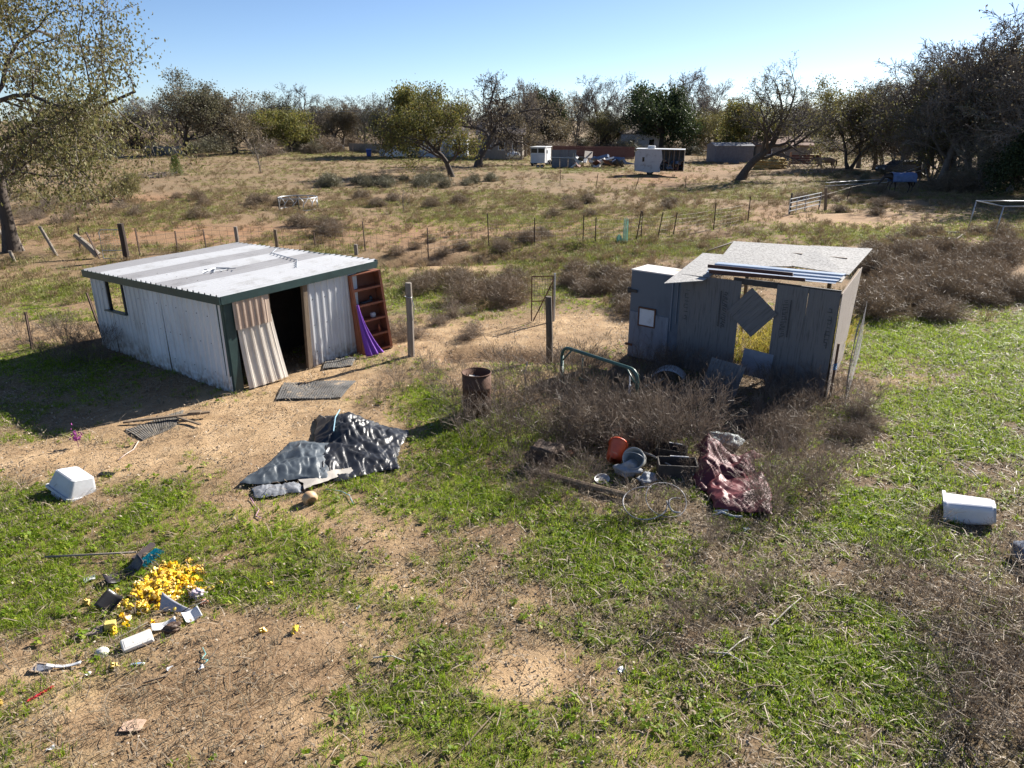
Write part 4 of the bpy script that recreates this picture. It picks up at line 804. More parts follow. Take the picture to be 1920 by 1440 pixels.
# ------------------------------------------------------------------ blue-grey metal cabinet beside it
CAB = mat('blue-grey cabinet paint', (.075, .10, .135), (.05, .065, .09), (.12, .15, .19), scale=1.3, rough=.5, bump=.05, stretch=(1, 1, .4))
CABT = mat('rust-stained cabinet top', (.60, .57, .54), (.45, .24, .12), (.68, .66, .64), scale=1.5, rough=.6)
CABL = mat('cabinet lower panel', (.15, .17, .21), (.08, .085, .10), (.22, .24, .28), scale=4, rough=.7, stretch=(2, 2, .4))
cbn = thing('metal_cabinet', 'tall blue-grey metal cabinet with rust-stained top beside the plywood shed', 'cabinet', (2.90, 17.30, 0), R(-40))
MB().box((.72, .38, 1.08), (1.44, .76, 2.18)).build('body', CAB, cbn, bevel=.015)
MB().box((.72, .38, 2.185), (1.46, .78, .03)).build('top_panel', CABT, cbn, bevel=.004)
MB().box((.56, -.012, .60), (1.06, .02, 1.14)).build('lower_panel', CABL, cbn, bevel=.004)
fr_ = MB(); [fr_.box(c_, s_) for c_, s_ in (((.50, -.02, 1.30), (.46, .03, .04)), ((.50, -.02, .86), (.46, .03, .035)), ((.28, -.02, 1.08), (.035, .03, .46)), ((.72, -.02, 1.08), (.035, .03, .46)))]
hf = fr_.build('hatch_frame', RUST, cbn); MB().box((.50, -.018, 1.08), (.42, .012, .42)).build('hatch_plate', mat('flaking white plate', (.52, .54, .58), (.36, .36, .38), (.60, .61, .63), scale=6, rough=.5), hf)
MB().box((.06, -.025, 1.68), (.26, .03, .07)).box((-.03, -.01, 1.68), (.06, .07, .13)).build('latch', DARKST, cbn); MB().box((.05, -.025, .32), (.2, .03, .06)).build('latch', RUST, cbn)
MB().box((1.13, -.014, 1.5), (.03, .025, 1.3)).box((1.27, -.012, 1.6), (.02, .02, 1.1)).build('edge_strip', CABL, cbn)
# ------------------------------------------------------------------ things lying about the yard
def plastic(name, c1, c2=None, rough=.4, scale=4): return mat(name, c1, c2 or tuple(v * .8 for v in c1), scale=scale, rough=rough, bump=.05)
WPL = plastic('white plastic', (.66, .67, .69), (.52, .52, .53)); GPL = plastic('grey white plastic', (.50, .51, .53), (.40, .40, .41), .5)
BLKP = plastic('black plastic', (.02, .02, .023), (.012, .012, .014), .35); ORNG = plastic('orange bucket plastic', (.62, .09, .03), (.45, .06, .02), .4)
dr = thing('steel_drum', 'rusty open steel drum full of rubbish among the dead weeds', 'drum', G(895, 778))
MB().lathe([(0, .02), (.275, .02), (.285, .0), (.285, .28), (.295, .295), (.285, .31), (.285, .57), (.295, .585), (.285, .60), (.285, .87), (.262, .87), (.262, .05), (0, .05)], 28).build('shell', RUST, dr, True)
MB().tube([(.285 * math.cos(q), .285 * math.sin(q), .875) for q in np.linspace(0, 6.283, 29)[:-1]], .014, 6, closed=True).build('rim', RUST, dr, True)
rr = random.Random(2); tb_ = MB()
for i in range(26): tb_.box((rr.uniform(-.17, .17), rr.uniform(-.17, .17), .66 + rr.uniform(0, .1)), (rr.uniform(.05, .14), rr.uniform(.04, .1), .02), (rr.uniform(-.7, .7), rr.uniform(-.7, .7), rr.uniform(0, 3)))
tb_.lathe([(0, .66), (.255, .64)], 16)
o = tb_.build('rubbish', mat('paper rubbish', (.5, .5, .48), (.12, .13, .10), (.62, .62, .6), scale=14, rough=.7)); o.location = dr.location; tag(o, 'white and green rubbish heaped inside the rusty drum', 'rubbish')
# green hoop frame
GRN = mat('green powder coat', (.045, .10, .085), (.03, .065, .055), scale=5, rough=.4)
fA, fB = G(1052, 738), G(1190, 792); fd = (fB - fA).normalized(); fn_ = Vector((-fd.y, fd.x, 0)); Lf = (fB - fA).length
gf = thing('green_frame', 'dark green tubular hoop frame standing in the tan weeds', 'frame', fA, math.atan2(fd.y, fd.x)); hf_ = 1.06
def arc(cx, cz, r_, a0, a1, y=0, n=6): return [(cx + r_ * math.cos(q), y, cz + r_ * math.sin(q)) for q in np.linspace(a0, a1, n)]
MB().tube([(0, 0, -.1), (0, 0, hf_ - .2)] + arc(.2, hf_ - .2, .2, math.pi, math.pi / 2) + arc(Lf - .2, hf_ - .2, .2, math.pi / 2, 0) + [(Lf, 0, -.2)], .036, 8).build('hoop', GRN, gf, True)
MB().tube([(-.06, .12, -.1), (-.01, .02, hf_ - .15)], .03, 6).build('leg', GRN, gf, True); MB().tube([(.12, .5, -.1), (.13, .5, .72)], .018, 6).build('leg', GRN, gf, True)
MB().tube([(.03, 0, hf_ - .3), (.28, 0, hf_ - .03)], .018, 6).build('brace', GRN, gf, True); MB().tube([(Lf - .03, 0, hf_ - .3), (Lf - .28, 0, hf_ - .03)], .018, 6).build('brace', GRN, gf, True)
MB().tube([(.3, .25, .36), (.7, .2, .38), (1.1, .16, .28), (Lf - .1, .1, .27)], .022, 6).tube([(.3, .3, .30), (.75, .26, .31), (1.15, .2, .22), (Lf - .1, .12, .21)], .02, 6).build('rail', GRN, gf, True)
MB().box((Lf - .17, -.01, .55), (.05, .02, .36), (0, .03, 0)).box((Lf - .165, -.012, .36), (.06, .02, .14), (0, -.06, 0)).tube([(Lf - .2, 0, .95), (Lf - .18, 0, .72)], .012, 5).build('strap', WPL, gf)
BONE = mat('bleached stick', (.50, .46, .40), (.34, .30, .25), scale=9, rough=.9)
def stick(pts, r_, label, name='bleached_stick', m_=BONE, cat='stick'):
    q = [Vector(p) for p in pts]; n = len(q); return tag(MB().tube(q, [r_ * (1 - .5 * i / (n - 1)) for i in range(n)], 6).build(name, m_), label, cat)
a = G(984, 752); stick([a, a + Vector((.02, 0, .3)), a + Vector((-.01, .02, .62)), a + Vector((.05, .02, .85))], .018, 'thin bleached stick standing upright in the weeds')
a, b_ = G(1206, 745, .25), G(1243, 735, .33); stick([a, a.lerp(b_, .5), b_], .022, 'short white stick in the shade of the plywood shed')
a, b_ = G(1180, 848, .06), G(1262, 892, .16); stick([a, a.lerp(b_, .5) + Vector((0, 0, .05)), b_], .026, 'pale stick slanting across the dark boxes')
a, b_ = G(1060, 845, .1), G(1080, 838, .13); stick([a, b_], .02, 'short pale stick among the tan weeds')
a, b_, c_ = G(985, 884, .02), G(1090, 916, .06), G(1185, 940, .07); tag(MB().tube([a, b_, c_], [.055, .06, .05], 8).build('wooden_pole', WOODB), 'long weathered wooden pole lying below the orange bucket', 'pole')
CHAR = mat('charred stump', (.085, .055, .038), (.02, .016, .014), (.22, .12, .075), scale=4, rough=.9, bump=.7)
def lump(px, py, size, label, name, m_, cat, seed, nz=.3, rz=0, dz=0, nu=28, nv=16, k=2.2):
    p = G(px, py, dz); mb = MB(); r = random.Random(seed); ph = [r.uniform(0, 9) for _ in range(9)]
    def f(u, v):
        th, el = u * 6.2832, (v - .5) * 3.1416; d = Vector((math.cos(el) * math.cos(th), math.cos(el) * math.sin(th), math.sin(el)))
        g = 1 + nz * (.5 * math.sin(k * d.x * 2 + ph[0]) * math.sin(k * d.y * 2 + ph[1]) + .3 * math.sin(k * 3.1 * d.z + ph[2] + 2 * d.x) + .25 * math.sin(k * 4.3 * d.x + ph[3]) * math.sin(k * 3.7 * d.y + ph[4]) + .2 * abs(math.sin(k * 5 * (d.y + d.z) + ph[5])))
        return (d.x * size[0] * g, d.y * size[1] * g, max(-.02, size[2] * .85 + d.z * size[2] * g))
    mb.grid(f, nu, nv); o = mb.build(name, m_, None, True); o.location = p; o.rotation_euler = (0, 0, rz); return tag(o, label, cat)
lump(1024, 872, (.30, .22, .20), 'charred brown tree stump chunk lying at the weed edge', 'tree_stump', CHAR, 'stump', 3, .45, .3)
lump(1066, 858, (.13, .07, .05), 'small reddish brick fragment beside the charred stump', 'brick_fragment', mat('worn brick', (.30, .14, .09), (.2, .09, .06), scale=9, rough=.9), 'brick', 5, .2, .5)
lump(1178, 892, (.20, .14, .12), 'dirty grey-white crumpled feed sack beside the clear bucket', 'feed_sack', mat('dirty sack', (.38, .39, .41), (.25, .25, .25), scale=7, rough=.85), 'sack', 8, .5, .4)
lump(1212, 905, (.17, .12, .07), 'flattened grey rag beside the feed sack', 'grey_rag', mat('grey rag', (.30, .32, .35), (.18, .19, .2), scale=9, rough=.9), 'rag', 9, .5, 1)
lump(1357, 838, (.30, .20, .15), 'rolled pale grey tarp bundle behind the red tarp', 'tarp_bundle', mat('pale grey tarp', (.33, .36, .36), (.15, .17, .18), (.42, .45, .45), scale=5, rough=.7, stretch=(1, 6, 3)), 'tarp', 12, .35, -.3)
lump(1950, 1062, (.24, .36, .16), 'striped grey-blue blanket bundle under the twiggy shrubs', 'blanket_bundle', mat('striped grey blanket', (.12, .14, .19), (.04, .05, .075), (.22, .24, .28), scale=5, rough=.9, stretch=(7, 1, 2)), 'blanket', 14, .3, .4)
def bucket(px, py, rot, r_, h, m_, label, name='bucket', dz=.0):
    o = thing(name, label, 'bucket', G(px, py, dz), rot=rot)
    MB().lathe([(0, 0), (r_ * .86, 0), (r_, h), (r_ * 1.07, h), (r_ * 1.07, h - .03), (r_ * 1.0, h - .03)], 24).build('shell', m_, o, True, thick=.006)
    MB().tube([(r_ * 1.06 * math.cos(q), r_ * 1.06 * math.sin(q) * .5, h - .02 + .5 * r_ * abs(math.sin(q))) for q in np.linspace(0, 3.1416, 12)], .005, 4).build('handle', STEELG, o, True); return o
bucket(1150, 880, (R(-68), 0, R(160) - math.pi), .155, .36, ORNG, 'bright orange plastic bucket lying on its side in the junk', dz=.17)
bucket(1195, 878, (R(62), 0, R(-25)), .17, .36, plastic('cloudy plastic', (.42, .43, .42), (.30, .30, .29), .45), 'cloudy white plastic bucket tipped over beside the orange bucket', dz=.16)
o = MB().lathe([(0, .01), (.10, .012), (.115, .03), (.13, .03), (.13, .015), (0, .0)], 24).build('tin_lid', mat('tin lid', (.55, .55, .54), (.2, .18, .16), scale=9, rough=.4, metal=.4), None, True); o.location = G(1128, 906, .03); o.rotation_euler = (.2, -.1, 0); tag(o, 'round tin lid lying by the wooden pole', 'lid')
def ring(px, py, r_, rot, label, tr=.008, a0=0, a1=6.283, m_=None):
    q = np.linspace(a0, a1, 44); cl = a1 - a0 > 6.2; pts = [(r_ * math.cos(v), r_ * math.sin(v), .01 * math.sin(v * 3)) for v in (q[:-1] if cl else q)]
    o = MB().tube(pts, tr, 6, closed=cl).build('hose_ring', m_ or plastic('grey hose', (.33, .33, .35), (.22, .22, .23), .45), None, True); o.location = G(px, py, .16); o.rotation_euler = rot; return tag(o, label, 'hose')
ring(1247, 957, .31, (R(28), R(6), 0), 'large upright loop of pale grey hose in the grass')
ring(1208, 962, .33, (R(14), R(-12), .4), 'flatter open loop of grey hose left of the upright loop', .010, .7, 5.9)
ring(1268, 968, .13, (R(30), 0, .3), 'small inner curl of pale hose', .013, .8, 4.6)
DKW = mat('dark painted wood', (.06, .05, .045), (.03, .026, .024), scale=5, rough=.7)
for (px, py, rz_, s_, lb) in ((1258, 858, -.35, (.5, .3, .2), 'dark wooden box half buried in weeds behind the drawer box'), (1268, 893, -.1, (.62, .34, .28), 'dark wooden drawer box in front of the red tarp')):
    o = thing('wooden_box', lb, 'box', G(px, py), rz_); x, y, z = s_
    for c_, s2 in (((0, -y / 2, z / 2), (x, .02, z)), ((0, y / 2, z / 2), (x, .02, z)), ((-x / 2, 0, z / 2), (.02, y, z)), ((x / 2, 0, z / 2), (.02, y, z))): MB().box(c_, s2).build('side', DKW, o, bevel=.003)
    MB().box((0, 0, .02), (x - .03, y - .03, .02)).build('bottom', DKW, o); MB().box((.05, y / 2, z + .008), (x * .5, .03, .012), (0, .03, .02)).build('trim', GPL, o); MB().box((x * .4, -y / 2 - .012, z * .5), (.03, .01, .03)).build('knob', STEELG, o)
cv = MB(); cn = 40
cv.lathe([(.17 + (.012 if i % 2 else 0), .62 * i / cn) for i in range(cn + 1)], 22)
o = cv.build('corrugated_pipe', mat('dark blue plastic pipe', (.035, .055, .085), (.02, .03, .05), scale=5, rough=.45), None, True, thick=.006); o.location = G(1262, 796, .19); o.rotation_euler = (R(90), 0, R(-75)); tag(o, 'dark blue corrugated drain pipe lying in the shade', 'pipe')
def fender(u, v): q = (u - .5) * 2.0; return (.42 * math.sin(q * 1.05), -.17 + v * .42 + .05 * math.sin(q), .46 * math.cos(q * 1.05) - .14 - .06 * v)
o = MB().grid(fender, 18, 6).build('car_fender', mat('chalky white paint', (.44, .45, .47), (.30, .29, .28), (.52, .53, .55), scale=7, rough=.6), None, True, thick=.006); o.location = G(1252, 722, .12); o.rotation_euler = (R(8), 0, -.35); tag(o, 'arched chalky white car fender lying in the weeds', 'car fender')
# crumpled tarps
_cr = [(random.Random(90 + i).uniform(0, 3.14), random.Random(190 + i).uniform(.35, 1.1), random.Random(290 + i).uniform(.5, 1)) for i in range(6)]
def ridg(x, y, s):
    n = sfbm(x * s * .8 + 11.0, y * s * .8 + 4.0); b_ = 0
    for k, (th, f_, a_) in enumerate(_cr):
        t_ = (x * math.cos(th) + y * math.sin(th)) * f_ * s + 1.7 * n + th * 3; q = abs((t_ % 1) * 2 - 1); b_ = max(b_, a_ * max(0, q * 1.6 - .6) ** 1.2)
    return b_ + .25 * n
def tarp_part(quad, amp, s, seed, name, m_, par, nu=54, nv=44, base=.03, wob=.10, lift=None, smooth=True, pw_=.6):
    a, b_, c_, d_ = [gp(*p) for p in quad]; mb = MB(); r = random.Random(seed); ph = [r.uniform(0, 6) for _ in range(6)]
    def f(u, v):
        uu = u + wob * .5 * math.sin(v * 7 + ph[0]) * (u - .5); vv = v + wob * .5 * math.sin(u * 9 + ph[1]) * (v - .5)
        p = a.lerp(b_, uu).lerp(d_.lerp(c_, uu), vv); e = min(1, 5 * min(u, 1 - u, v, 1 - v)) ** pw_
        r1 = ridg(p.x + seed, p.y, s); r2 = ridg(p.x * 1.3 + 5 + .7 * p.y, p.y * .6 + seed, s * 2.1); h = amp * (.72 * r1 + .34 * r2) * (.15 + .85 * e)
        if lift: h += lift(u, v)
        return (p.x + .06 * (r2 - .5), p.y + .06 * (r1 - .5), hz(p.x, p.y) + base + h)
    mb.grid(f, nu, nv); return mb.build(name, m_, par, smooth)
BT = mat('black tarp', (.02, .021, .025), (.012, .012, .015), (.04, .042, .05), scale=3, rough=.42, bump=.08); GT = mat('grey-blue tarp', (.07, .085, .10), (.04, .05, .06), (.12, .14, .155), scale=2.5, rough=.5, bump=.05)
tp = thing('crumpled_tarp', 'large crumpled black and grey-blue tarp spread on the sand', 'tarp', (0, 0, 0))
tarp_part([(560, 912), (742, 886), (762, 812), (600, 785)], .15, 1.5, 3, 'black_sheet', BT, tp, 96, 80, lift=lambda u, v: .22 * math.exp(-((u - .40) / .25) ** 2 - ((v - .75) / .28) ** 2))
tarp_part([(450, 915), (612, 905), (628, 838), (545, 838)], .11, 1.4, 8, 'grey_sheet', GT, tp, 72, 54, base=.06, lift=lambda u, v: .07 * math.exp(-((u - .6) / .35) ** 2 - ((v - .5) / .35) ** 2))
tarp_part([(572, 922), (690, 882), (690, 874), (560, 905)], .03, 1, 4, 'turned_edge', mat('tan tarp back', (.46, .42, .37), (.34, .31, .27), scale=4, rough=.7), tp, 26, 6, base=.07)
tarp_part([(478, 938), (568, 925), (560, 908), (470, 915)], .06, 3, 6, 'rope_edge', mat('rope and hem', (.16, .17, .19), (.05, .055, .065), (.34, .34, .35), scale=16, rough=.8), tp, 40, 10, base=.03)
MB().tube([G(640, 800, .34), G(632, 818, .36), G(628, 838, .30)], .012, 5).build('cord', plastic('blue cord', (.25, .42, .52), rough=.7), tp)
RT = mat('red tarp', (.11, .016, .023), (.06, .009, .013), (.17, .035, .04), scale=3, rough=.6, bump=.1)
tp2 = thing('red_tarp', 'crumpled dark red tarp draped over junk beside the dark boxes', 'tarp', (0, 0, 0))
tarp_part([(1306, 925), (1395, 905), (1425, 862), (1300, 858)], .26, 1.1, 15, 'draped_sheet', RT, tp2, 72, 60, wob=.3, lift=lambda u, v: .26 * math.exp(-((u - .15) / .3) ** 2 - ((v - .85) / .4) ** 2))
tarp_part([(1335, 965), (1450, 970), (1432, 893), (1318, 905)], .16, 1.2, 19, 'lower_sheet', mat('faded red tarp', (.14, .024, .03), (.075, .013, .017), (.22, .055, .06), scale=3, rough=.55, bump=.1), tp2, 72, 56, base=.05)
a = G(1335, 968); tag(MB().tube([a, a + Vector((.15, .02, .05)), a + Vector((.3, -.06, .02)), a + Vector((.42, -.1, .04))], .02, 5).tube([a + Vector((.05, .1, .02)), a + Vector((.25, .05, .06))], .018, 5).build('white_strap', WPL), 'knotted white strap at the foot of the red tarp', 'strap')
# tubs and bins
def tapered_tub(w0, d0, w1, d1, h, n=6, rad=.05):
    def rr_(w_, d_): return [(sx * (w_ / 2 - rad) + rad * math.cos(q), sy * (d_ / 2 - rad) + rad * math.sin(q)) for (sx, sy, s_) in ((1, 1, 0), (-1, 1, 1), (-1, -1, 2), (1, -1, 3)) for q in np.linspace(s_ * math.pi / 2, (s_ + 1) * math.pi / 2, n)]
    mb = MB(); rings = [(rr_(w0 * .9, d0 * .9), 0), (rr_(w0, d0), .015), (rr_(w1, d1), h - .03), (rr_(w1 + .05, d1 + .05), h - .03), (rr_(w1 + .06, d1 + .06), h + .01), (rr_(w1 + .0, d1 + .0), h + .012), (rr_(w0 - .02, d0 - .02), .03)]
    k = len(rings[0][0]); mb.add([(x, y, z) for pts, z in rings for x, y in pts], [(i * k + j, i * k + (j + 1) % k, (i + 1) * k + (j + 1) % k, (i + 1) * k + j) for i in range(len(rings) - 1) for j in range(k)] + [tuple(range(k))[::-1], tuple((len(rings) - 1) * k + j for j in range(k))]); return mb
o = thing('storage_tub', 'pale grey plastic tub lying upside down on the sand', 'tub', G(148, 918, .31), rot=(R(180 - 14), R(9), R(-32)))
tapered_tub(.50, .36, .62, .46, .31).build('shell', GPL, o); MB().box((.0, .255, .345), (.22, .03, .05)).build('handle_lip', GPL, o)
o = thing('waste_bin', 'white rounded plastic waste bin lying on its side in the grass', 'bin', G(1856, 980, .19), rot=(R(100), R(-4), R(-118)))
tapered_tub(.40, .30, .50, .38, .62, rad=.09).build('shell', plastic('clean white plastic', (.72, .73, .76), (.62, .62, .64), .35), o); tapered_tub(.30, .20, .31, .21, .012, rad=.07).build('base_panel', GPL, o).location = (0, 0, -.012)
def grate(px, py, w_, d_, n, label):
    o = MB(); [o.box((-w_ / 2 + w_ * i / n, 0, .012), (.012, d_, .02)) for i in range(n + 1)]; [o.box((0, -d_ / 2 + d_ * i / 3, .012), (w_, .012, .018)) for i in range(4)]
    x = o.build('plastic_grate', BLKP); x.location = G(px, py, .012); x.rotation_euler = (0, 0, -.15); return tag(x, label, 'grate')
grate(200, 890, .24, .10, 8, 'small black plastic grate lying near the upside-down tub')
o = MB().lathe([(0, 0), (.07, .0), (.115, .06), (.12, .12), (.09, .17), (.075, .18), (.075, .16), (0, .10)], 20).build('clay_pot', mat('tan clay', (.52, .34, .19), (.40, .25, .14), scale=5, rough=.55), None, True); o.location = G(578, 936, .10); o.rotation_euler = (R(105), R(10), R(35)); tag(o, 'small tan clay pot lying beside the black tarp', 'pot')
def cord(pts, r_, m_, label, name='cord'): return tag(MB().tube([G(x, y, z) for x, y, z in pts], r_, 5).build(name, m_, None, True), label, 'cord')
cord([(470, 935, .03), (478, 948, .02), (486, 958, .04), (480, 968, .02), (490, 974, .03)], .007, plastic('pink cord', (.45, .25, .36), rough=.7), 'tangled pink and blue cord below the tarp')
cord([(610, 918, .02), (640, 922, .02), (655, 930, .03), (662, 945, .02)], .008, plastic('blue cord', (.25, .42, .52)), 'thin blue cord on the grass right of the clay pot')
cord([(260, 828, .02), (250, 842, .02), (235, 852, .02), (222, 862, .02)], .010, plastic('pale hose', (.55, .42, .36), rough=.7), 'pale curved hose on the sand near the rubber mat')
a = G(147, 838); pk = MB(); rr = random.Random(6)
for i in range(60): q = Vector((rr.gauss(0, .04), rr.gauss(0, .04), .12 + abs(rr.gauss(0, .10)))); pk.box(q, (.035, .025, .004), (rr.uniform(0, 3), rr.uniform(0, 3), rr.uniform(0, 3)))
pk.tube([(0, 0, -.02), (.01, 0, .2)], .005, 4); o = pk.build('pink_flower', leafmat('magenta petals', [(.35, .06, .28), (.5, .12, .42)], .3)); o.location = a; tag(o, 'small magenta flower standing on the sand by the shed shadow', 'flower')

# ------------------------------------------------------------------ spilled rubbish with yellow insulators
YEL = mat('yellow plastic', (.85, .55, .02), (.72, .42, .01), scale=12, rough=.4)
ins = MB(); ins.box((0, 0, .018), (.034, .03, .036)).lathe([(.011, 0), (.021, 0), (.021, .022), (.011, .022)], 10, Matrix.Translation((.024, 0, .012)) @ Matrix.Rotation(1.57, 4, 'X'))
ins.box((-.022, .011, .022), (.022, .007, .022)).box((-.022, -.011, .022), (.022, .007, .022)).box((0, 0, .042), (.018, .026, .012)); imes = []
for kk, mm in enumerate((YEL, mat('dusty yellow plastic', (.62, .40, .06), (.42, .27, .06), scale=25, rough=.6), mat('pale yellow plastic', (.88, .66, .10), (.75, .50, .05), scale=12, rough=.4))): ime = ins.mesh('insulator'); ime.materials.append(mm); imes.append(ime)
rr = random.Random(31)
def insul(px, py, dz, label, group):
    o = bpy.data.objects.new('fence_insulator', imes[rr.choice((0, 0, 1, 2))]); C.objects.link(o); o.location = G(px, py, .008 + dz); s_ = rr.uniform(1.15, 1.6); o.scale = (s_,) * 3
    o.rotation_euler = (rr.uniform(-1.5, 1.5), rr.uniform(-1.5, 1.5), rr.uniform(0, 6.28)); return tag(o, label, 'insulator', group)
k = 0
while k < 230:
    u, v = rr.gauss(0, .42), rr.gauss(0, .42)
    if abs(u) > 1 or abs(v) > 1: continue
    x, y = 312 + u * 78 - v * 28, 1102 + v * 48 - u * 12
    insul(x, y, .05 * max(0, 1 - math.hypot(u, v)) * rr.random(), 'yellow plastic fence insulator in the spilled heap', 'yellow insulators of the spilled heap'); k += 1
for x, y in ((160, 1132), (178, 1145), (383, 1103), (396, 1105), (412, 1098), (505, 1097), (556, 1182), (212, 1247), (268, 1200), (284, 1170), (5, 1322), (216, 1110), (340, 1092), (366, 1068), (355, 1080), (490, 1183), (225, 1128), (233, 1172), (243, 1160), (215, 1180)): insul(x, y, 0, 'stray yellow fence insulator lying away from the heap', 'stray yellow insulators')
br_ = thing('push_broom', 'old broom with teal bristles and a long grey handle', 'broom', G(268, 1060)); B0 = br_.location
hA, hB = G(86, 1051, .05) - B0, G(258, 1047, .10) - B0
MB().tube([hA, hA.lerp(hB, .5), hB], .014, 7).build('handle', WOODG, br_, True)
MB().beam(G(254, 1062, .10) - B0, G(290, 1034, .12) - B0, .07, .05).build('head_block', mat('dark broom block', (.07, .05, .05), (.035, .025, .025), scale=9, rough=.8), br_)
bs = MB(); p0, p1 = G(258, 1066, .08) - B0, G(294, 1040, .11) - B0; dn = Vector((.14, -.06, -.02))
for i in range(44): q = p0.lerp(p1, i / 43); bs.tube([q, q + dn * rr.uniform(.8, 1.1) + Vector((rr.gauss(0, .012), rr.gauss(0, .012), rr.gauss(0, .012)))], [.007, .005], 4)
bs.build('bristles', plastic('teal bristles', (.0, .30, .36), (.0, .20, .26), .6), br_)
def bent_sheet(px, py, w_, d_, h, rot, m_, label, name, cat, fn=None, th=.008, dz=.02):
    g = fn or (lambda u, v: (w_ * (u - .5), d_ * (v - .5), h * (2 * (u - .5)) ** 2)); o = MB().grid(g, 12, 6).build(name, m_, None, True, thick=th); o.location = G(px, py, dz); o.rotation_euler = rot; return tag(o, label, cat)
bent_sheet(238, 1078, .46, .22, .12, (.1, -.25, .75), plastic('dark gutter', (.05, .04, .045), (.03, .025, .03), .5), 'dark channel-shaped gutter piece below the broom head', 'gutter_piece', 'gutter', th=.012)
bent_sheet(212, 1137, .26, .24, .10, (.5, .2, -.4), plastic('black bin shard', (.035, .03, .028), (.02, .018, .016), .35), 'broken black plastic shard behind the yellow sponge block', 'plastic_shard', 'plastic shard', dz=.06)
o = MB().box((0, 0, .055), (.12, .085, .11)).build('sponge_block', mat('yellow foam', (.58, .47, .14), (.48, .36, .10), scale=30, rough=.95, bump=.5, bscale=70), None, bevel=.008); o.location = G(207, 1176); o.rotation_euler = (0, .05, .35); tag(o, 'square yellow foam block beside the insulator heap', 'foam block')
o = MB().box((0, 0, .02), (.30, .13, .045)).build('stone_slab', mat('pinkish sandstone', (.33, .25, .21), (.20, .15, .13), scale=14, rough=.95, bump=.5), None, bevel=.015, sub=0); o.location = G(168, 1184); o.rotation_euler = (.05, -.08, .32); tag(o, 'rough pinkish stone slab left of the foam block', 'stone')
o = thing('plastic_tray', 'white rectangular plastic tray lying face down on the soil', 'tray', G(258, 1206, .05), rot=(.25, -.05, .62)); MB().box((0, 0, 0), (.33, .18, .05), taper=.94).build('shell', plastic('cream plastic', (.68, .66, .62), (.56, .53, .49), .45), o, bevel=.012); MB().box((0, 0, .026), (.26, .12, .004)).build('raised_panel', plastic('cream plastic', (.68, .66, .62)), o, bevel=.001)
bent_sheet(328, 1140, .34, .24, .16, (.35, -.15, -.35), plastic('grey curved plastic', (.40, .40, .43), (.32, .31, .34), .45), 'curved grey plastic fender piece in front of the insulator heap', 'plastic_fender', 'plastic piece', lambda u, v: (.36 * (u - .4) + .1 * u * u, .16 * (v - .5) * (1.1 - u), .20 * (1 - u) ** 2 * (.3 + .7 * v)), dz=.02)
bent_sheet(358, 1160, .20, .14, .06, (.6, .1, .9), WPL, 'white curved plastic shell with black wires right of the heap', 'plastic_shell', 'plastic piece', dz=.05)
cord([(342, 1158, .10), (360, 1148, .12), (372, 1140, .08), (392, 1128, .06), (398, 1135, .02)], .006, BLKP, 'black cable springing from the white plastic shell')
bent_sheet(308, 1176, .26, .10, .05, (.3, 0, .55), WPL, 'broken white plastic housing with a dark inside below the grey fender', 'plastic_housing', 'plastic piece', dz=.04)
lump(324, 1182, (.09, .06, .05), 'dark brown leather scrap beside the broken white housing', 'leather_scrap', mat('brown leather', (.09, .05, .03), (.04, .025, .018), scale=9, rough=.6), 'leather scrap', 17, .5, .5)
lump(370, 1118, (.075, .06, .05), 'crumpled pinkish white plastic bag at the edge of the heap', 'plastic_bag', plastic('pinkish white film', (.62, .55, .60), (.42, .30, .34), .35, 9), 'plastic bag', 21, .7, .2, k=3)
lump(382, 1130, (.05, .035, .03), 'small terracotta shard beside the crumpled plastic bag', 'clay_shard', mat('terracotta', (.42, .20, .13), (.3, .14, .09), scale=9, rough=.8), 'shard', 22, .4, .7)
lump(268, 1135, (.06, .035, .02), 'smooth pale grey stone on the yellow insulators', 'pebble', mat('pale stone', (.45, .45, .44), (.35, .35, .34), scale=5, rough=.8), 'stone', 23, .1, .4)
o = MB().lathe([(0, .05), (.03, .048), (.045, .02), (.075, .008), (.078, .0), (0, .002)], 20).build('shell_cap', plastic('white cap', (.70, .68, .64), (.6, .57, .52), .4), None, True); o.location = G(190, 1222, .02); o.rotation_euler = (.35, .2, 0); tag(o, 'white domed plastic cap lying left of the tray', 'cap')
bent_sheet(120, 1250, .34, .035, .04, (.1, .08, .22), WPL, 'curved white plastic strip on the bare soil', 'plastic_strip', 'plastic strip', th=.012)
o = thing('picture_frame', 'small dark-faced picture frame lying on the bare soil', 'frame', G(80, 1254, .03), rot=(.12, .1, -.05)); MB().box((0, 0, 0), (.19, .11, .012)).build('panel', mat('slate panel', (.20, .21, .25), (.13, .135, .16), scale=5, rough=.35), o)
for c_, s_ in (((0, .055, .004), (.20, .014, .02)), ((0, -.055, .004), (.20, .014, .02)), ((.1, 0, .004), (.014, .124, .02)), ((-.1, 0, .004), (.014, .124, .02))): MB().box(c_, s_).build('frame_bar', mat('tan frame', (.48, .36, .25), (.36, .26, .18), scale=8, rough=.6), o)
o = thing('toothpaste_tube', 'flat white and blue squeezed tube below the tray', 'tube', G(257, 1243, .015), rot=(0, 0, .12)); MB().box((0, 0, 0), (.16, .036, .014), taper=.8).build('tube_body', WPL, o, bevel=.004); MB().box((.01, 0, .0075), (.10, .02, .003)).build('blue_band', plastic('pale blue print', (.28, .42, .62)), o)
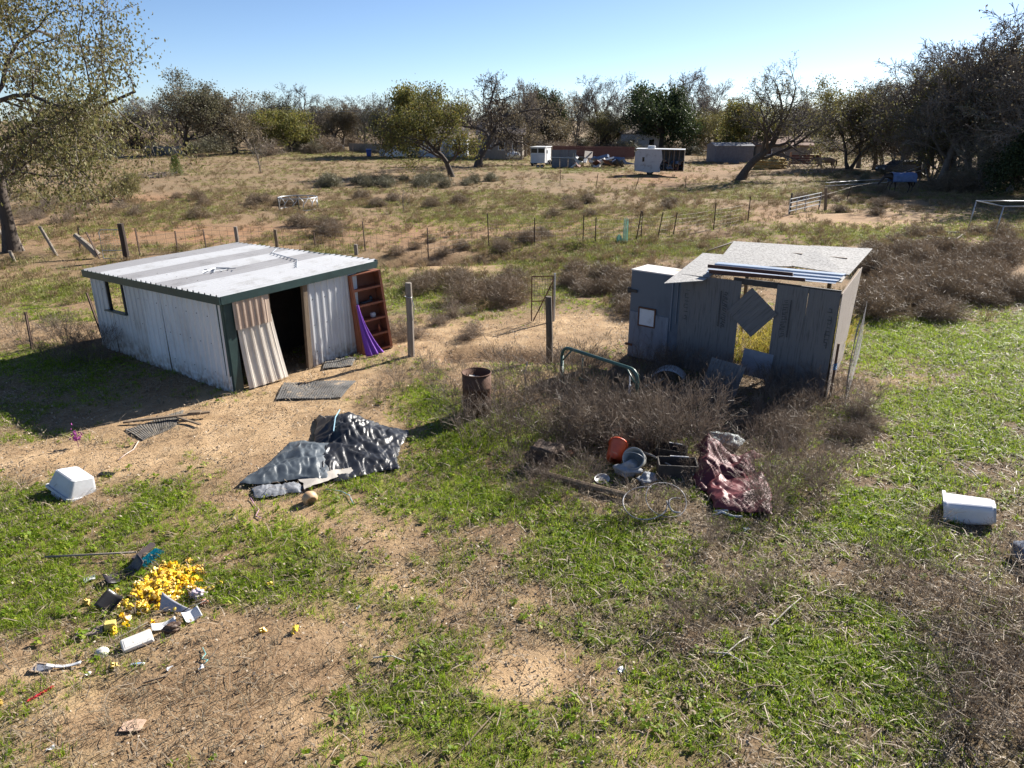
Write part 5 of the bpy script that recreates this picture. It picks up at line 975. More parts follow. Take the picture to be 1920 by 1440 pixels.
o = MB().slab([(-.10, -.06, .012), (.10, -.07, .012), (.115, .06, .014), (.05, .075, .016)], .01).slab([(-.10, -.061, .012), (.049, .0745, .016), (.0, .08, .016), (-.095, .05, .013)], .01).build('cardboard_piece', mat('tan board', (.52, .36, .26), (.43, .29, .20), scale=6, rough=.9)); o.location = G(248, 1363, .015); o.rotation_euler = (0, 0, .1); tag(o, 'torn tan fibreboard piece lying on the straw', 'board piece')
ch = thing('red_chain', 'short red plastic chain lying on the bare soil', 'chain', (0, 0, 0)); cA, cB = G(53, 1318, .012), G(98, 1292, .012); cdv = (cB - cA); ang_ = math.atan2(cdv.y, cdv.x); lk = MB().tube([(.017 * math.cos(q), .010 * math.sin(q), 0) for q in np.linspace(0, 6.283, 13)[:-1]], .0045, 5, closed=True).mesh('link'); lk.materials.append(plastic('red plastic', (.55, .03, .05), (.4, .02, .035)))
for i in range(14):
    o = bpy.data.objects.new('chain_link', lk); C.objects.link(o); o.parent = ch; o.location = cA.lerp(cB, i / 13) + Vector((0, 0, .006)); o.rotation_euler = (.8 if i % 2 else -.8, 0, ang_ + rr.uniform(-.2, .2))
for px, py, w_, d_, rz_, lb, m_ in ((168, 1086, .13, .10, .5, 'square white tile lying in the grass below the broom handle', WPL), (1165, 1256, .08, .06, .6, 'scrap of white paper on the bright grass', WPL), (1399, 996, .09, .06, .2, 'small white scrap below the red tarp', WPL), (318, 1252, .07, .03, .9, 'small white shard on the bare soil right of the tray', WPL), (95, 1405, .07, .04, .5, 'pale crumpled scrap on the straw near the red chain', GPL), (165, 1262, .05, .04, .2, 'crumpled white tissue near the plastic strip', WPL), (672, 1140, .06, .03, 1, 'tiny pale scrap on the trampled lawn', GPL), (378, 1252, .06, .04, 1.2, 'greyish foil scrap below the teal string', GPL)):
    o = MB().grid(lambda u, v: (w_ * (u - .5), d_ * (v - .5), .012 * math.sin(u * 5 + px) * math.cos(v * 4)), 5, 5).build('litter_scrap', m_, None, False, thick=.004); o.location = G(px, py, .025); o.rotation_euler = (.1, -.1, rz_); tag(o, lb, 'scrap')
cord([(380, 1215, .02), (386, 1228, .03), (378, 1236, .02), (390, 1240, .03), (382, 1246, .02)], .006, plastic('teal string', (.15, .42, .42), rough=.8), 'tangled teal string on the bare soil')
a, b_ = G(216, 1196, .02), G(278, 1168, .04); stick([a, b_], .008, 'thin pale rod lying below the yellow insulators', 'pale_rod', BONE, 'rod')
a, b_, c_ = G(268, 1278, .02), G(310, 1268, .03), G(328, 1254, .04); stick([a, b_, c_], .012, 'thin brown stick on the bare soil below the tray', 'brown_stick', WOODB)
for k, (x0, y0, x1, y1) in enumerate(((1445, 1175, 1500, 1130), (1770, 1030, 1795, 1075), (1405, 1195, 1355, 1235), (1530, 1150, 1640, 1165), (1330, 1225, 1390, 1245), (1190, 1440, 1215, 1380), (700, 1235, 760, 1245), (860, 1420, 930, 1345), (1840, 905, 1790, 870), (1470, 1290, 1380, 1300))):
    a, b_ = G(x0, y0, .03), G(x1, y1, .06); stick([a, a.lerp(b_, .5) + Vector((.03, .02, .03)), b_], .010, 'fallen dead branch lying on the grass of the yard', 'fallen_branch', (BONE, WOODB)[k % 2], 'branch')['group'] = 'fallen branches on the yard'
# bent wire panel at the right of the plywood shed
WIREP = mat('dull wire', (.26, .25, .24), (.15, .13, .115), scale=9, rough=.6)
wp = thing('livestock_fencing', 'bent livestock wire fencing leaning beside the plywood side wall', 'wire fencing', G(1590, 745), R(50))
for i in range(11):
    z = .12 + .13 * i; MB().tube([(-.75 + .04 * i, -.15, z * .75), (-.2 + .05 * i, 0, z * .9), (.35 + .05 * i, .15, z + .12), (.85 + .04 * i, .25, z + .42)], .005, 4).build('wire', WIREP, wp)
for i in range(7): x = -.6 + .2 * i; MB().tube([(x, -.12 + .06 * i, .02), (x + .12, -.05 + .05 * i, .75), (x + .42, .02 + .04 * i, 1.55)], .0045, 4).build('wire', WIREP, wp)
tpz = thing('steel_post', 'rusty steel post with blue cord at the plywood shed corner', 'post', G(1556, 745)); MB().box((0, 0, .55), (.05, .012, 1.3)).box((0, .02, .55), (.012, .04, 1.3)).build('shaft', RUST, tpz); MB().tube([(.035 * math.cos(q), .035 * math.sin(q), .62 + q * .006) for q in np.linspace(0, 25, 50)], .01, 4).build('cord_wrap', plastic('blue twine', (.05, .2, .42), rough=.7), tpz)
# ------------------------------------------------------------------ fences and gates of the pasture
TP = mat('rusty t-post', (.10, .06, .042), (.055, .035, .028), scale=8, rough=.85)
WIRE = mat('old fence wire', (.20, .17, .145), (.12, .10, .085), scale=8, rough=.7, metal=.3)
def wire_fence(posts, label, wires=6, mesh=True, h_w=1.15, vstep=.32):
    base = G(posts[0][0], posts[0][1]); f_ = thing('wire_fence', label, 'fence', base); P = []
    for px, py, tp, ln in posts:
        p = G(px, py, -.1); h = at(px, tp, p.y).z - p.z; q = p - base; P.append((q, h, ln))
        MB().box((0, 0, 0), (.035, .05, h)).box((0, .03, 0), (.05, .012, h)).build('post', TP, f_).matrix_local = Matrix.Translation(q) @ Matrix.Rotation(ln, 4, 'Y') @ Matrix.Translation((0, 0, h / 2))
    wm_ = MB()
    for (a, ha, la), (b_, hb, lb) in zip(P[:-1], P[1:]):
        for k in range(wires):
            t_ = (.12 + .88 * k / max(1, wires - 1)) * h_w; A0 = a + Vector((math.sin(la) * t_, 0, t_)); B0_ = b_ + Vector((math.sin(lb) * t_, 0, t_)); wm_.tube([A0, A0.lerp(B0_, .5) - Vector((0, 0, .03)), B0_], .006, 3, cap=False)
        if mesh:
            L_ = (b_ - a).length; n = max(1, int(L_ / vstep))
            for i in range(1, n): m_ = a.lerp(b_, i / n); wm_.tube([m_ + Vector((0, 0, .12)), m_ + Vector((0, 0, h_w - .03))], .005, 3, cap=False)
    wm_.build('wire_mesh', WIRE, f_); return f_
wire_fence([(262, 478, 428, 0), (333, 472, 433, .02), (387, 468, 430, -.03), (518, 468, 430, .1), (591, 466, 436, 0), (685, 470, 415, -.03), (803, 479, 427, 0), (917, 464, 400, -.04), (1002, 461, 408, 0), (1093, 456, 403, 0), (1116, 455, 407, .0), (1193, 449, 395, .12), (1202, 446, 396, 0), (1233, 446, 397, .13), (1262, 440, 398, .1), (1338, 430, 380, 0), (1402, 418, 368, 0)], 'rusty t-post wire fence running past the back of the sheds')
wire_fence([(188, 485, 432, -.3), (150, 470, 425, .1)], 'short leaning rusty fence wire beside the small pipe gate', 4)
wire_fence([(195, 637, 548, -.15), (60, 655, 585, .05)], 'leaning t-post fence at the left of the white shed', 3, False)
wire_fence([(520, 291, 274, 0), (548, 290, 273, 0), (585, 289, 272, 0), (620, 289, 272, 0), (662, 290, 273, 0), (715, 296, 278, 0), (768, 300, 282, 0)], 'far wire fence along the bright green lawn', 5, True, 1.1, 1.0)
wire_fence([(895, 318, 302, 0), (960, 318, 302, 0), (1050, 348, 318, .0), (1117, 352, 325, .12), (1190, 355, 332, .25), (1285, 352, 330, 0)], 'sparse t-post wire fence in front of the trailers', 3, False, 1.0)
wire_fence([(1535, 392, 362, .0), (1588, 374, 349, .15), (1660, 358, 336, .2), (1722, 345, 325, .0)], 'single-strand fence running towards the blanketed horse', 2, False, 1.0)
tape = MB(); a, b_, c_ = G(1545, 366, .9), G(1660, 352, .8), G(1722, 343, 1.5); tape.tube([a, b_, c_], .02, 4); tape.tube([a - Vector((0, 0, .25)), b_ - Vector((0, 0, .3)), c_ - Vector((0, 0, .4))], .02, 4); tag(tape.build('fence_tape', WPL), 'pale electric fence tape strung from the leaning post past the horse', 'fence tape')
gw = thing('rusty_wire_gate', 'rusty wire-mesh gate standing open behind the dark weathered post', 'gate', G(1016, 602), .1); w_, h_ = .62, 1.35; gm = MB()
for a, b_ in (((-w_ / 2, 0, .02), (-w_ / 2, 0, h_)), ((w_ / 2, 0, -.05), (w_ / 2, 0, h_)), ((-w_ / 2, 0, h_), (w_ / 2, 0, h_)), ((-w_ / 2, 0, .62), (w_ / 2, 0, .62)), ((-w_ / 2 + .05, 0, .02), (w_ / 2, 0, h_ - .15))): gm.tube([a, b_], .018, 6)
gm.build('gate_frame', RUST, gw); gm = MB(); [gm.tube([(-w_ / 2 + w_ * i / 8, 0, .62 if i < 3 else .02), (-w_ / 2 + w_ * i / 8, 0, h_)], .005, 3) for i in range(1, 8)]; [gm.tube([(-w_ / 2, 0, .7 + .07 * i), (w_ / 2, 0, .7 + .07 * i)], .005, 3) for i in range(9)]; gm.build('wire_mesh', WIRE, gw)
MB().tube([(w_ / 2 + .05, 0, -.2), (w_ / 2 + .05, 0, h_ + .08)], .03, 7).build('hinge_post', STEELG, gw)
tg = leafmat('pale green mesh', [(.30, .48, .40), (.40, .58, .50)], .4); gd = thing('tree_guard', 'pale green plastic mesh tree guard at the wire fence', 'tree guard', G(1172, 455)); g1 = MB()
for i in range(7):
    q = i * .9; x, y = .11 * math.cos(q), .11 * math.sin(q); g1.tube([(x, y, 0), (x * .9, y * .9, 1.15 + .12 * math.sin(i * 3))], .012, 4)
for i in range(12): g1.tube([(.11 * math.cos(q), .11 * math.sin(q), .05 + i * .075) for q in np.linspace(0, 5.0, 10)], .006, 3)
g1.build('upright_sleeve', tg, gd); lw = MB(); lw.grid(lambda u, v: (-.42 + .38 * u, .05 * math.sin(u * 7), .42 * v * (.6 + .4 * math.sin(u * 5))), 8, 6); lw.build('fallen_mesh', tg, gd, thick=.008)
for px, py, lb in ((868, 466, 'scrap of pale green mesh on the ground by the wire fence'), (1290, 446, 'white plastic scrap lying beside the fence on the green strip')):
    o = MB().grid(lambda u, v: (.5 * (u - .5), .25 * (v - .5), .08 * math.sin(u * 6) * math.sin(v * 5) + .06), 8, 6).build('plastic_scrap', tg, None, True, thick=.01); o.location = G(px, py); tag(o, lb, 'scrap')
def bar_frame(pts, r_, mb): mb.tube([Vector(p) for p in pts], r_, 6)
pg = thing('livestock_gate', 'pale grey pipe livestock gate beside the dark leaning post', 'gate panel', G(1478, 405)); dv = G(1536, 392) - G(1478, 405); L_ = dv.length; pg.rotation_euler = (0, 0, math.atan2(dv.y, dv.x)); mbp = MB()
for z in (.25, .5, .75, .98): mbp.tube([(0, 0, z), (L_, 0, z + .05)], .03, 6)
for x in (0, L_ * .22, L_ * .5, L_): mbp.tube([(x, 0, .08), (x, 0, 1.0 + .05 * x / L_)], .03, 6)
for x in (L_ * .25, L_ * .4, L_ * .55): mbp.tube([(x, 0, .75), (x + .18, 0, .98)], .02, 5)
mbp.build('pipe_frame', STEELG, pg)
post(1548, 394, 352, .10, 'leaning_post', 'dark leaning wooden post at the end of the pipe panel', WOODB, -.12, False); post(1480, 402, 362, .06, 'steel_stake', 'thin dark stake behind the pipe panel', DARKST, 0, False)
pf = thing('pipe_frame_rack', 'open galvanised pipe frame standing in the dry weeds by the track', 'pipe frame', G(1864, 445)); hh_ = 1.5; Lp = (G(1960, 452) - G(1823, 442)).length; pf.rotation_euler = (0, 0, -.08); dpt = 2.6
for x in (0, Lp):
    for y in (0, dpt): MB().tube([(x, y, -.1), (x + .12 * (1 if x == 0 else -1), y, hh_)], .03, 7).build('leg', STEELG, pf, True)
for y in (0, dpt): MB().tube([(.12, y, hh_), (Lp - .12, y, hh_)], .032, 7).build('top_rail', STEELG, pf, True)
MB().tube([(.12, 0, hh_), (.12, dpt, hh_)], .03, 7).build('top_rail', STEELG, pf, True)
gfm = MB(); A_, B_, C_, D_ = [G(*q, .06) for q in ((1738, 446), (1793, 451), (1810, 441), (1752, 438))]
for a, b_ in ((A_, B_), (B_, C_), (C_, D_), (D_, A_)): gfm.beam(a, b_, .07, .06)
tag(gfm.build('ground_frame', WOODG), 'low pale timber frame lying on the sandy track', 'frame')
# round hay feeder
rf = thing('hay_feeder', 'round galvanised hay ring feeder standing in the pasture', 'hay feeder', G(560, 391)); rad_ = 1.25
for z in (.05, .80): MB().tube([(rad_ * math.cos(q), rad_ * math.sin(q), z) for q in np.linspace(0, 6.283, 37)[:-1]], .035, 6, closed=True).build('ring', STEELG, rf, True)
for i in range(12): q = i * math.pi / 6; q2 = q + .30; MB().tube([(rad_ * math.cos(q), rad_ * math.sin(q), .05), (rad_ * math.cos(q), rad_ * math.sin(q), .4), (rad_ * math.cos(q2), rad_ * math.sin(q2), .80)], .024, 5).build('slant_bar', STEELG, rf, True)
for i in range(4): q = i * math.pi / 2 + .3; MB().tube([(rad_ * math.cos(q), rad_ * math.sin(q), .0), (rad_ * math.cos(q), rad_ * math.sin(q), .82)], .035, 6).build('upright', DARKST, rf, True)
bp_ = MB(); rr = random.Random(9)
for i in range(130): q = Vector((rr.gauss(0, 1.0), rr.gauss(0, .5), rr.uniform(.02, .5))); d = Vector((rr.gauss(0, 1), rr.gauss(0, 1), rr.gauss(0, .3))).normalized() * rr.uniform(.4, 1.2); bp_.tube([q, q + d * .5 + Vector((0, 0, .08)), q + d], [.02, .014, .008], 4)
o = bp_.build('brush_pile', TWIGG); o.location = G(298, 332); tag(o, 'grey brush pile of cut branches beside the cedar bush', 'brush pile')

# ------------------------------------------------------------------ houses, trailers and vehicles at the far side
HW = mat('weathered house siding', (.24, .20, .165), (.16, .13, .11), (.31, .27, .23), scale=3, rough=.9, stretch=(5, 5, .4)); HWH = mat('pale blue house paint', (.50, .53, .58), (.42, .44, .48), scale=2, rough=.7); RF = mat('brown shingle roof', (.13, .10, .085), (.08, .062, .055), scale=9, rough=.9)
GL = mat('dark window glass', (.02, .025, .03), (.01, .012, .015), scale=2, rough=.08); MAROON = mat('maroon boards', (.13, .05, .042), (.08, .03, .027), scale=4, rough=.85, stretch=(5, 5, .4)); GREYM = mat('dark grey metal sheet', (.14, .15, .175), (.09, .095, .115), scale=3, rough=.6)
def house(px, py, w_, d_, h, rz, name, label, wallm, roofm, roofh=1.3, wins=(), cat='house', boards=.3, over=.35, doors=()):
    o = thing(name, label, cat, G(px, py), rz); MB().box((0, d_ / 2, h / 2), (w_, d_, h)).build('wall', wallm, o)
    if boards:
        bm_ = MB(); [bm_.box((-w_ / 2 + boards * (i + .5), -.012, h / 2), (boards - .025, .02, h)) for i in range(int(w_ / boards))]; bm_.build('siding', wallm, o)
    r_ = MB(); ov = over; r_.add([(-w_ / 2 - ov, -ov, h - .05), (w_ / 2 + ov, -ov, h - .05), (w_ / 2 + ov, d_ / 2, h + roofh), (-w_ / 2 - ov, d_ / 2, h + roofh), (w_ / 2 + ov, d_ + ov, h - .05), (-w_ / 2 - ov, d_ + ov, h - .05)], [(0, 1, 2, 3), (3, 2, 4, 5), (0, 3, 5), (1, 4, 2)]); r_.build('roof', roofm, o, thick=.10)
    for x, z, ww, hh in wins:
        wn = MB(); [wn.box(c_, s_) for c_, s_ in (((x, -.04, z + hh / 2), (ww + .12, .05, .07)), ((x, -.04, z - hh / 2), (ww + .12, .05, .07)), ((x - ww / 2, -.04, z), (.07, .05, hh)), ((x + ww / 2, -.04, z), (.07, .05, hh)))]; wf = wn.build('window', WPL, o); MB().box((x, -.03, z), (ww, .02, hh)).build('pane', GL, wf)
    for x, ww, hh in doors: MB().box((x, -.04, hh / 2), (ww, .05, hh)).build('door', mat('dull door', (.30, .27, .24), (.22, .2, .18), scale=3), o)
    return o
house(938, 299, 6.5, 7, 3.5, -.05, 'wooden_house', 'weathered wooden house behind the bare dark oak', HW, RF, 1.6, [(-1.9, 1.9, .9, 1.1), (.2, 1.9, .9, 1.1), (2.2, 1.9, .8, 1.1)], boards=.28)
house(818, 296, 9.5, 6, 3.0, .02, 'pale_house', 'pale blue house glimpsed behind the leaning yellow-green oak', HWH, RF, 1.5, [(-3, 1.6, 1.1, 1.1), (0, 1.6, 1.1, 1.1), (3, 1.6, 1.1, 1.1)], boards=0, doors=[(1.5, .95, 2.05)])
house(1466, 303, 7.5, 5, 2.3, -.06, 'brown_outbuilding', 'low brown outbuilding behind the hay heap', HW, mat('red-brown roof', (.30, .18, .13), (.2, .12, .09), scale=5, rough=.85), 1.1, [(-2, 1.4, .8, .7)], 'outbuilding', .3)
house(1375, 306, 5.2, 4, 2.2, .03, 'grey_outbuilding', 'grey board outbuilding behind the leaning mesquite', GREYM, GREYM, .35, [], 'outbuilding', .35, .1)
house(1205, 285, 8, 6, 3.2, 0, 'blue_house', 'pale blue house far behind the broad dark-leaved oak', HWH, RF, 1.5, [(-2, 1.7, 1, 1), (1.5, 1.7, 1, 1)], boards=0)
def board_fence(x0, y0, x1, y1, h, m_, label, bwid=.16):
    A_, B_ = G(x0, y0), G(x1, y1); f_ = thing('board_fence', label, 'fence', A_, math.atan2((B_ - A_).y, (B_ - A_).x)); L_ = (B_ - A_).length; n = int(L_ / bwid); rr_ = random.Random(int(x0))
    bmesh_ = MB().box((0, 0, h / 2), (bwid - .015, .02, h)).mesh('board'); bmesh_.materials.append(m_)
    for i in range(n):
        o = bpy.data.objects.new('board', bmesh_); C.objects.link(o); o.parent = f_; o.location = (bwid * (i + .5), rr_.uniform(-.006, .006), rr_.uniform(-.04, .04) - .03)
    for z in (.4, h - .35): MB().box((L_ / 2, .035, z), (L_, .04, .09)).build('rail', m_, f_)
    return f_
board_fence(1036, 297, 1190, 300, 1.75, MAROON, 'maroon board fence behind the scrap heap'); board_fence(275, 291, 345, 291, 1.6, HW, 'brown board fence behind the grey-olive oak', .3); board_fence(655, 285, 735, 287, 1.5, HW, 'weathered board fence behind the blue wheeled bin', .22)
st_ = thing('wooden_stall', 'red-brown board stall panel between two pale posts beside the brown horse', 'stall', G(1480, 311)); L_ = (G(1524, 314) - G(1480, 311)).length; st_.rotation_euler = (0, 0, -.05)
for k in range(4): MB().box((L_ / 2, 0, .35 + k * .30), (L_, .05, .24)).build('plank', MAROON, st_)
for x in (0, L_): MB().box((x, -.05, .85), (.2, .2, 1.7)).build('post', mat('orange-tan post', (.42, .25, .15), (.3, .17, .1), scale=5, rough=.85), st_)
MB().tube([(0, 0, 1.75), (L_, 0, 1.72)], .05, 6).build('top_rail', WOODG, st_)
TIRE = mat('tyre rubber', (.02, .02, .02), (.03, .028, .026), scale=9, rough=.85)
def wheel(o, x, y, r_, wd=.2):
    M = Matrix.Translation((x, y, r_)) @ Matrix.Rotation(1.5708, 4, 'X'); t_ = MB().lathe([(r_ * .55, -wd / 2), (r_ * .95, -wd / 2), (r_, -wd / 3), (r_, wd / 3), (r_ * .95, wd / 2), (r_ * .55, wd / 2)], 20, M).build('wheel', TIRE, o, True); MB().lathe([(0, -wd * .3), (r_ * .56, -wd * .42), (r_ * .56, wd * .42), (0, wd * .3)], 14, M).build('rim', STEELG, t_, True)
def bodybox(pts, w_, m_, name, par, y0=0, bevel=.03):
    """side profile extruded across the width"""
    n = len(pts); mb = MB(); mb.add([(x, y0 - w_ / 2, z) for x, z in pts] + [(x, y0 + w_ / 2, z) for x, z in pts], [tuple(range(n)), tuple(range(2 * n - 1, n - 1, -1))] + [(i, i + n, (i + 1) % n + n, (i + 1) % n) for i in range(n)]); return mb.build(name, m_, par, bevel=bevel)
CWH = plastic('chalky white body', (.62, .63, .64), (.50, .50, .50), .45, 2)
ht = thing('horse_trailer', 'white two-door horse trailer beside the dark grey panels', 'trailer', G(1008, 311), R(-18))
MB().box((0, 1.5, 1.35), (1.9, 3.0, 1.9)).build('body', CWH, ht, bevel=.05); MB().box((0, 1.5, 2.33), (2.1, 3.2, .10)).build('roof', CWH, ht, bevel=.03)
for x in (-.47, .47): dd = MB().box((x, -.03, .98), (.88, .05, 1.15)).build('rear_door', plastic('blue-white door', (.45, .50, .58), (.38, .42, .48), .5, 2), ht, bevel=.01); MB().box((x, -.03, 1.92), (.80, .04, .55)).build('window', GL, ht); [MB().box((x - .32 + .16 * i, -.065, .98), (.03, .02, 1.05)).build('rib', CWH, dd) for i in range(5)]
MB().box((.97, .9, 1.25), (.04, .6, 1.7)).build('side_door', CWH, ht); MB().box((.99, .9, 1.75), (.02, .4, .4)).build('window', GL, ht)
for y in (1.3, 2.15): wheel(ht, .98, y, .36); wheel(ht, -.98, y, .36)
ht2 = thing('front_cart', 'small cart with dark spare wheel in front of the horse trailer', 'cart', G(1013, 316), R(-18)); MB().box((0, 0, .42), (.9, .5, .08)).build('bed', WOODB, ht2); wheel(ht2, -.2, -.3, .22, .1); wheel(ht2, .3, -.3, .22, .1); MB().tube([(-.45, 0, .42), (-.9, 0, .35)], .03, 5).build('tow_bar', STEELG, ht2)
mp = thing('metal_panel_fence', 'dark grey metal sheet fence with a pale pipe rail', 'fence', G(1034, 315), -.04); [MB().box((.5 + i, 0, 1.05), (.97, .03, 2.1)).build('sheet', GREYM, mp) for i in range(3)]; MB().tube([(-.2, -.1, 1.25), (2.8, -.1, 1.15)], .035, 6).build('pipe_rail', WPL, mp)
for x in (2.6, 2.85): MB().tube([(x, -.1, 0), (x, -.1, 1.75)], .035, 6).build('post', STEELG, mp)
rr = random.Random(77); SC = [mat('scrap tan sheet', (.38, .33, .28), (.26, .22, .18), scale=4), GREYM, mat('scrap pale sheet', (.50, .50, .49), (.38, .38, .37), scale=4), MAROON, mat('scrap blue', (.10, .16, .28), (.06, .10, .19), scale=4), DARKST]
for k in range(34):
    x, y = rr.uniform(1072, 1175), rr.uniform(308, 316); s_ = (rr.uniform(.5, 2.0), rr.uniform(.4, 1.1), rr.uniform(.03, .4)); z = rr.uniform(.15, 1.3) * (1 - abs(x - 1105) / 110)
    m_ = SC[(k * 5 + k // 3) % 6] if x < 1140 else SC[4 if k % 2 else 5]; o = MB().box((0, 0, 0), s_).build('scrap_piece', m_); o.location = G(x, y, z + .1); o.rotation_euler = (rr.uniform(-.7, .7), rr.uniform(-.5, .5), rr.uniform(0, 3)); tag(o, {0: 'tan sheet scrap', 1: 'dark grey sheet scrap', 2: 'pale sheet scrap', 3: 'maroon board scrap', 4: 'blue scrap piece', 5: 'black scrap piece'}[SC.index(m_)] + ' in the scrap heap left of the old camper', 'scrap', 'pieces of the scrap heap')
pt = thing('propane_tank', 'white horizontal propane tank on legs in front of the wooden house', 'tank', G(963, 301)); MB().lathe([(0, -.95), (.2, -.93), (.36, -.80), (.42, -.6), (.42, .6), (.36, .80), (.2, .93), (0, .95)], 18, Matrix.Translation((0, 0, .75)) @ Matrix.Rotation(1.5708, 4, 'Y')).build('vessel', CWH, pt, True)
for x in (-.6, .6): MB().box((x, 0, .2), (.1, .5, .45)).build('leg', STEELG, pt)
MB().lathe([(0, .2), (.1, .18), (.12, 0)], 10, Matrix.Translation((0, 0, 1.16))).build('valve_cover', CWH, pt, True)
cp = thing('camper_trailer', 'derelict white camper trailer with open torn rear end', 'camper', G(1190, 330), R(-14)); wv = lambda c1: mat('camper skin', (.40, .40, .41), (.20, .185, .17), (.50, .50, .51), scale=1.6, rough=.5)
prof = [(0, .45), (-.12, 1.0), (-.06, 2.2), (.15, 2.55), (2.6, 2.6), (2.75, 1.6), (2.5, .9), (2.6, .35), (1.2, .3)]
bodybox(prof, .05, wv(0), 'side_wall', cp, 0, .01); MB().box((2.45, 1.15, 2.60), (5.0, 2.4, .06), (0, .01, 0)).build('roof', CWH, cp, bevel=.02); MB().box((2.5, 1.15, .5), (4.9, 2.2, .1)).build('floor', WOODB, cp); bodybox(prof, .05, wv(0), 'side_wall', cp, 2.3, .01); MB().box((-.05, 1.15, 1.4), (.06, 2.2, 1.9)).build('front_wall', wv(0), cp)
MB().box((1.5, 1.1, 2.78), (.75, .7, .28)).build('air_conditioner', CWH, cp, bevel=.06); MB().box((.8, -.035, 1.6), (.22, .03, .45)).build('window', GL, cp); wheel(cp, 1.5, .35, .34); wheel(cp, 1.5, 2.0, .34)
for k in range(9): MB().box((2.9 + .25 * k, (.0, 2.25)[k % 2], 1.5), (.06, .06, 2.1), (0, rr.uniform(-.05, .05), 0)).build('stud', WOODB, cp)
MB().box((4.9, 1.15, 1.5), (.05, 2.2, 2.1)).build('rear_wall', DARKST, cp); MB().box((3.7, 2.28, 1.5), (2.4, .04, 2.1)).build('far_wall', GREYM, cp)
for k in range(30): MB().box((rr.uniform(2.4, 4.8), rr.uniform(-.2, 1.9), rr.uniform(.55, 1.5)), (rr.uniform(.2, .6), rr.uniform(.2, .5), rr.uniform(.02, .3)), (rr.uniform(-.6, .6), rr.uniform(-.6, .6), rr.uniform(0, 3))).build('interior_debris', SC[k % 6], cp)
def car(px, py, rz, body, label, name='parked_car', van=False, L_=4.5):
    o = thing(name, label, 'van' if van else 'car', G(px, py), rz); k = L_ / 4.5
    pr = [(-2.2 * k, .35), (-2.25 * k, .8), (-2.05 * k, 1.0), (-1.2 * k, 1.05), (-.6 * k, 1.5), (1.2 * k, 1.52), (1.9 * k, 1.05), (2.2 * k, .95), (2.25 * k, .4)] if not van else [(-2.3 * k, .35), (-2.35 * k, .95), (-1.7 * k, 1.15), (-1.1 * k, 1.9), (2.2 * k, 2.0), (2.3 * k, .4)]
    bodybox(pr, 1.75, body, 'body', o, 0, .06)
    z = 1.27 if not van else 1.55
    for y in (-.885, .885): MB().box((.2 * k, y, z), (1.5 * k, .02, .32 if not van else .5)).build('side_window', GL, o)
    for x in (-1.4 * k, 1.4 * k):
        for y in (-.82, .82): wheel(o, x, y, .33)
    for y in (-.6, .6): MB().box((-2.24 * k, y, .72), (.06, .3, .16)).build('headlight', plastic('lamp glass', (.7, .7, .68), rough=.1), o)
    return o
car(752, 296, .1, CWH, 'white van parked behind the grey many-stemmed tree', 'parked_van', True); car(778, 295, .0, plastic('dark green car paint', (.03, .05, .045), (.02, .035, .03), .25), 'dark parked car behind the leaning yellow-green oak'); car(622, 283, .2, plastic('pale blue car paint', (.42, .50, .60), (.36, .43, .52), .3), 'pale blue car parked by the far wire fence'); car(1688, 327, .15, plastic('dark blue-grey car paint', (.03, .037, .05), (.02, .025, .035), .45), 'dark blue-grey car parked under the trees behind the blanketed horse', L_=5)
for px, py, c_, lb in ((692, 293, (.03, .07, .28), 'blue wheeled rubbish bin by the weathered board fence'), (717, 294, (.42, .43, .44), 'pale grey wheeled bin right of the blue bin')):
    o = thing('wheeled_bin', lb, 'bin', G(px, py), .2); mb_ = plastic('bin ' + lb[:4], c_); MB().box((0, 0, .55), (.72, .8, .98), taper=1.12).build('body', mb_, o, bevel=.03); MB().box((0, -.02, 1.10), (.86, .95, .09), (.06, 0, 0)).build('lid', mb_, o, bevel=.02); [MB().lathe([(0, -.03), (.13, -.03), (.13, .03), (0, .03)], 12, Matrix.Translation((x, .4, .13)) @ Matrix.Rotation(1.57, 4, 'Y')).build('wheel', TIRE, o) for x in (-.33, .33)]
lump(1442, 318, (1.9, 1.2, .85), 'golden heap of loose hay in front of the brown outbuilding', 'hay_heap', mat('loose hay', (.42, .30, .12), (.28, .19, .075), (.52, .39, .18), scale=9, rough=.95, bump=.8), 'hay heap', 33, .35, .2, dz=-.2, nu=70, nv=40, k=6)
pole = thing('utility_pole', 'thin far utility pole with a street lamp above the trees', 'pole', G(506, 285)); MB().tube([(0, 0, 0), (0, 0, 7.5)], [.13, .09], 7).build('shaft', WOODG, pole); MB().tube([(0, 0, 7.2), (.8, 0, 7.5), (1.3, 0, 7.45)], .04, 5).build('lamp_arm', STEELG, pole)
cb_ = MB(); A_, B_ = G(300, 284), G(760, 284); cb_.tube([A_ + Vector((0, 0, 7.2)), A_.lerp(B_, .5) + Vector((0, 0, 6.6)), B_ + Vector((0, 0, 7.2))], .03, 4); tag(cb_.build('power_line', STEELG), 'thin pale power line crossing in front of the far trees', 'cable')
lf_ = MB(); p_ = [G(*q, .55) for q in ((1722, 352), (1760, 349), (1830, 350))]; lf_.tube(p_, .05, 5); [lf_.tube([q - Vector((0, 0, .7)), q + Vector((0, 0, .3))], .05, 5) for q in p_]; lf_.tube([q - Vector((0, 0, .3)) for q in p_], .04, 5); tag(lf_.build('pole_fence', WOODB), 'low pole fence in the shade right of the blanketed horse', 'fence')

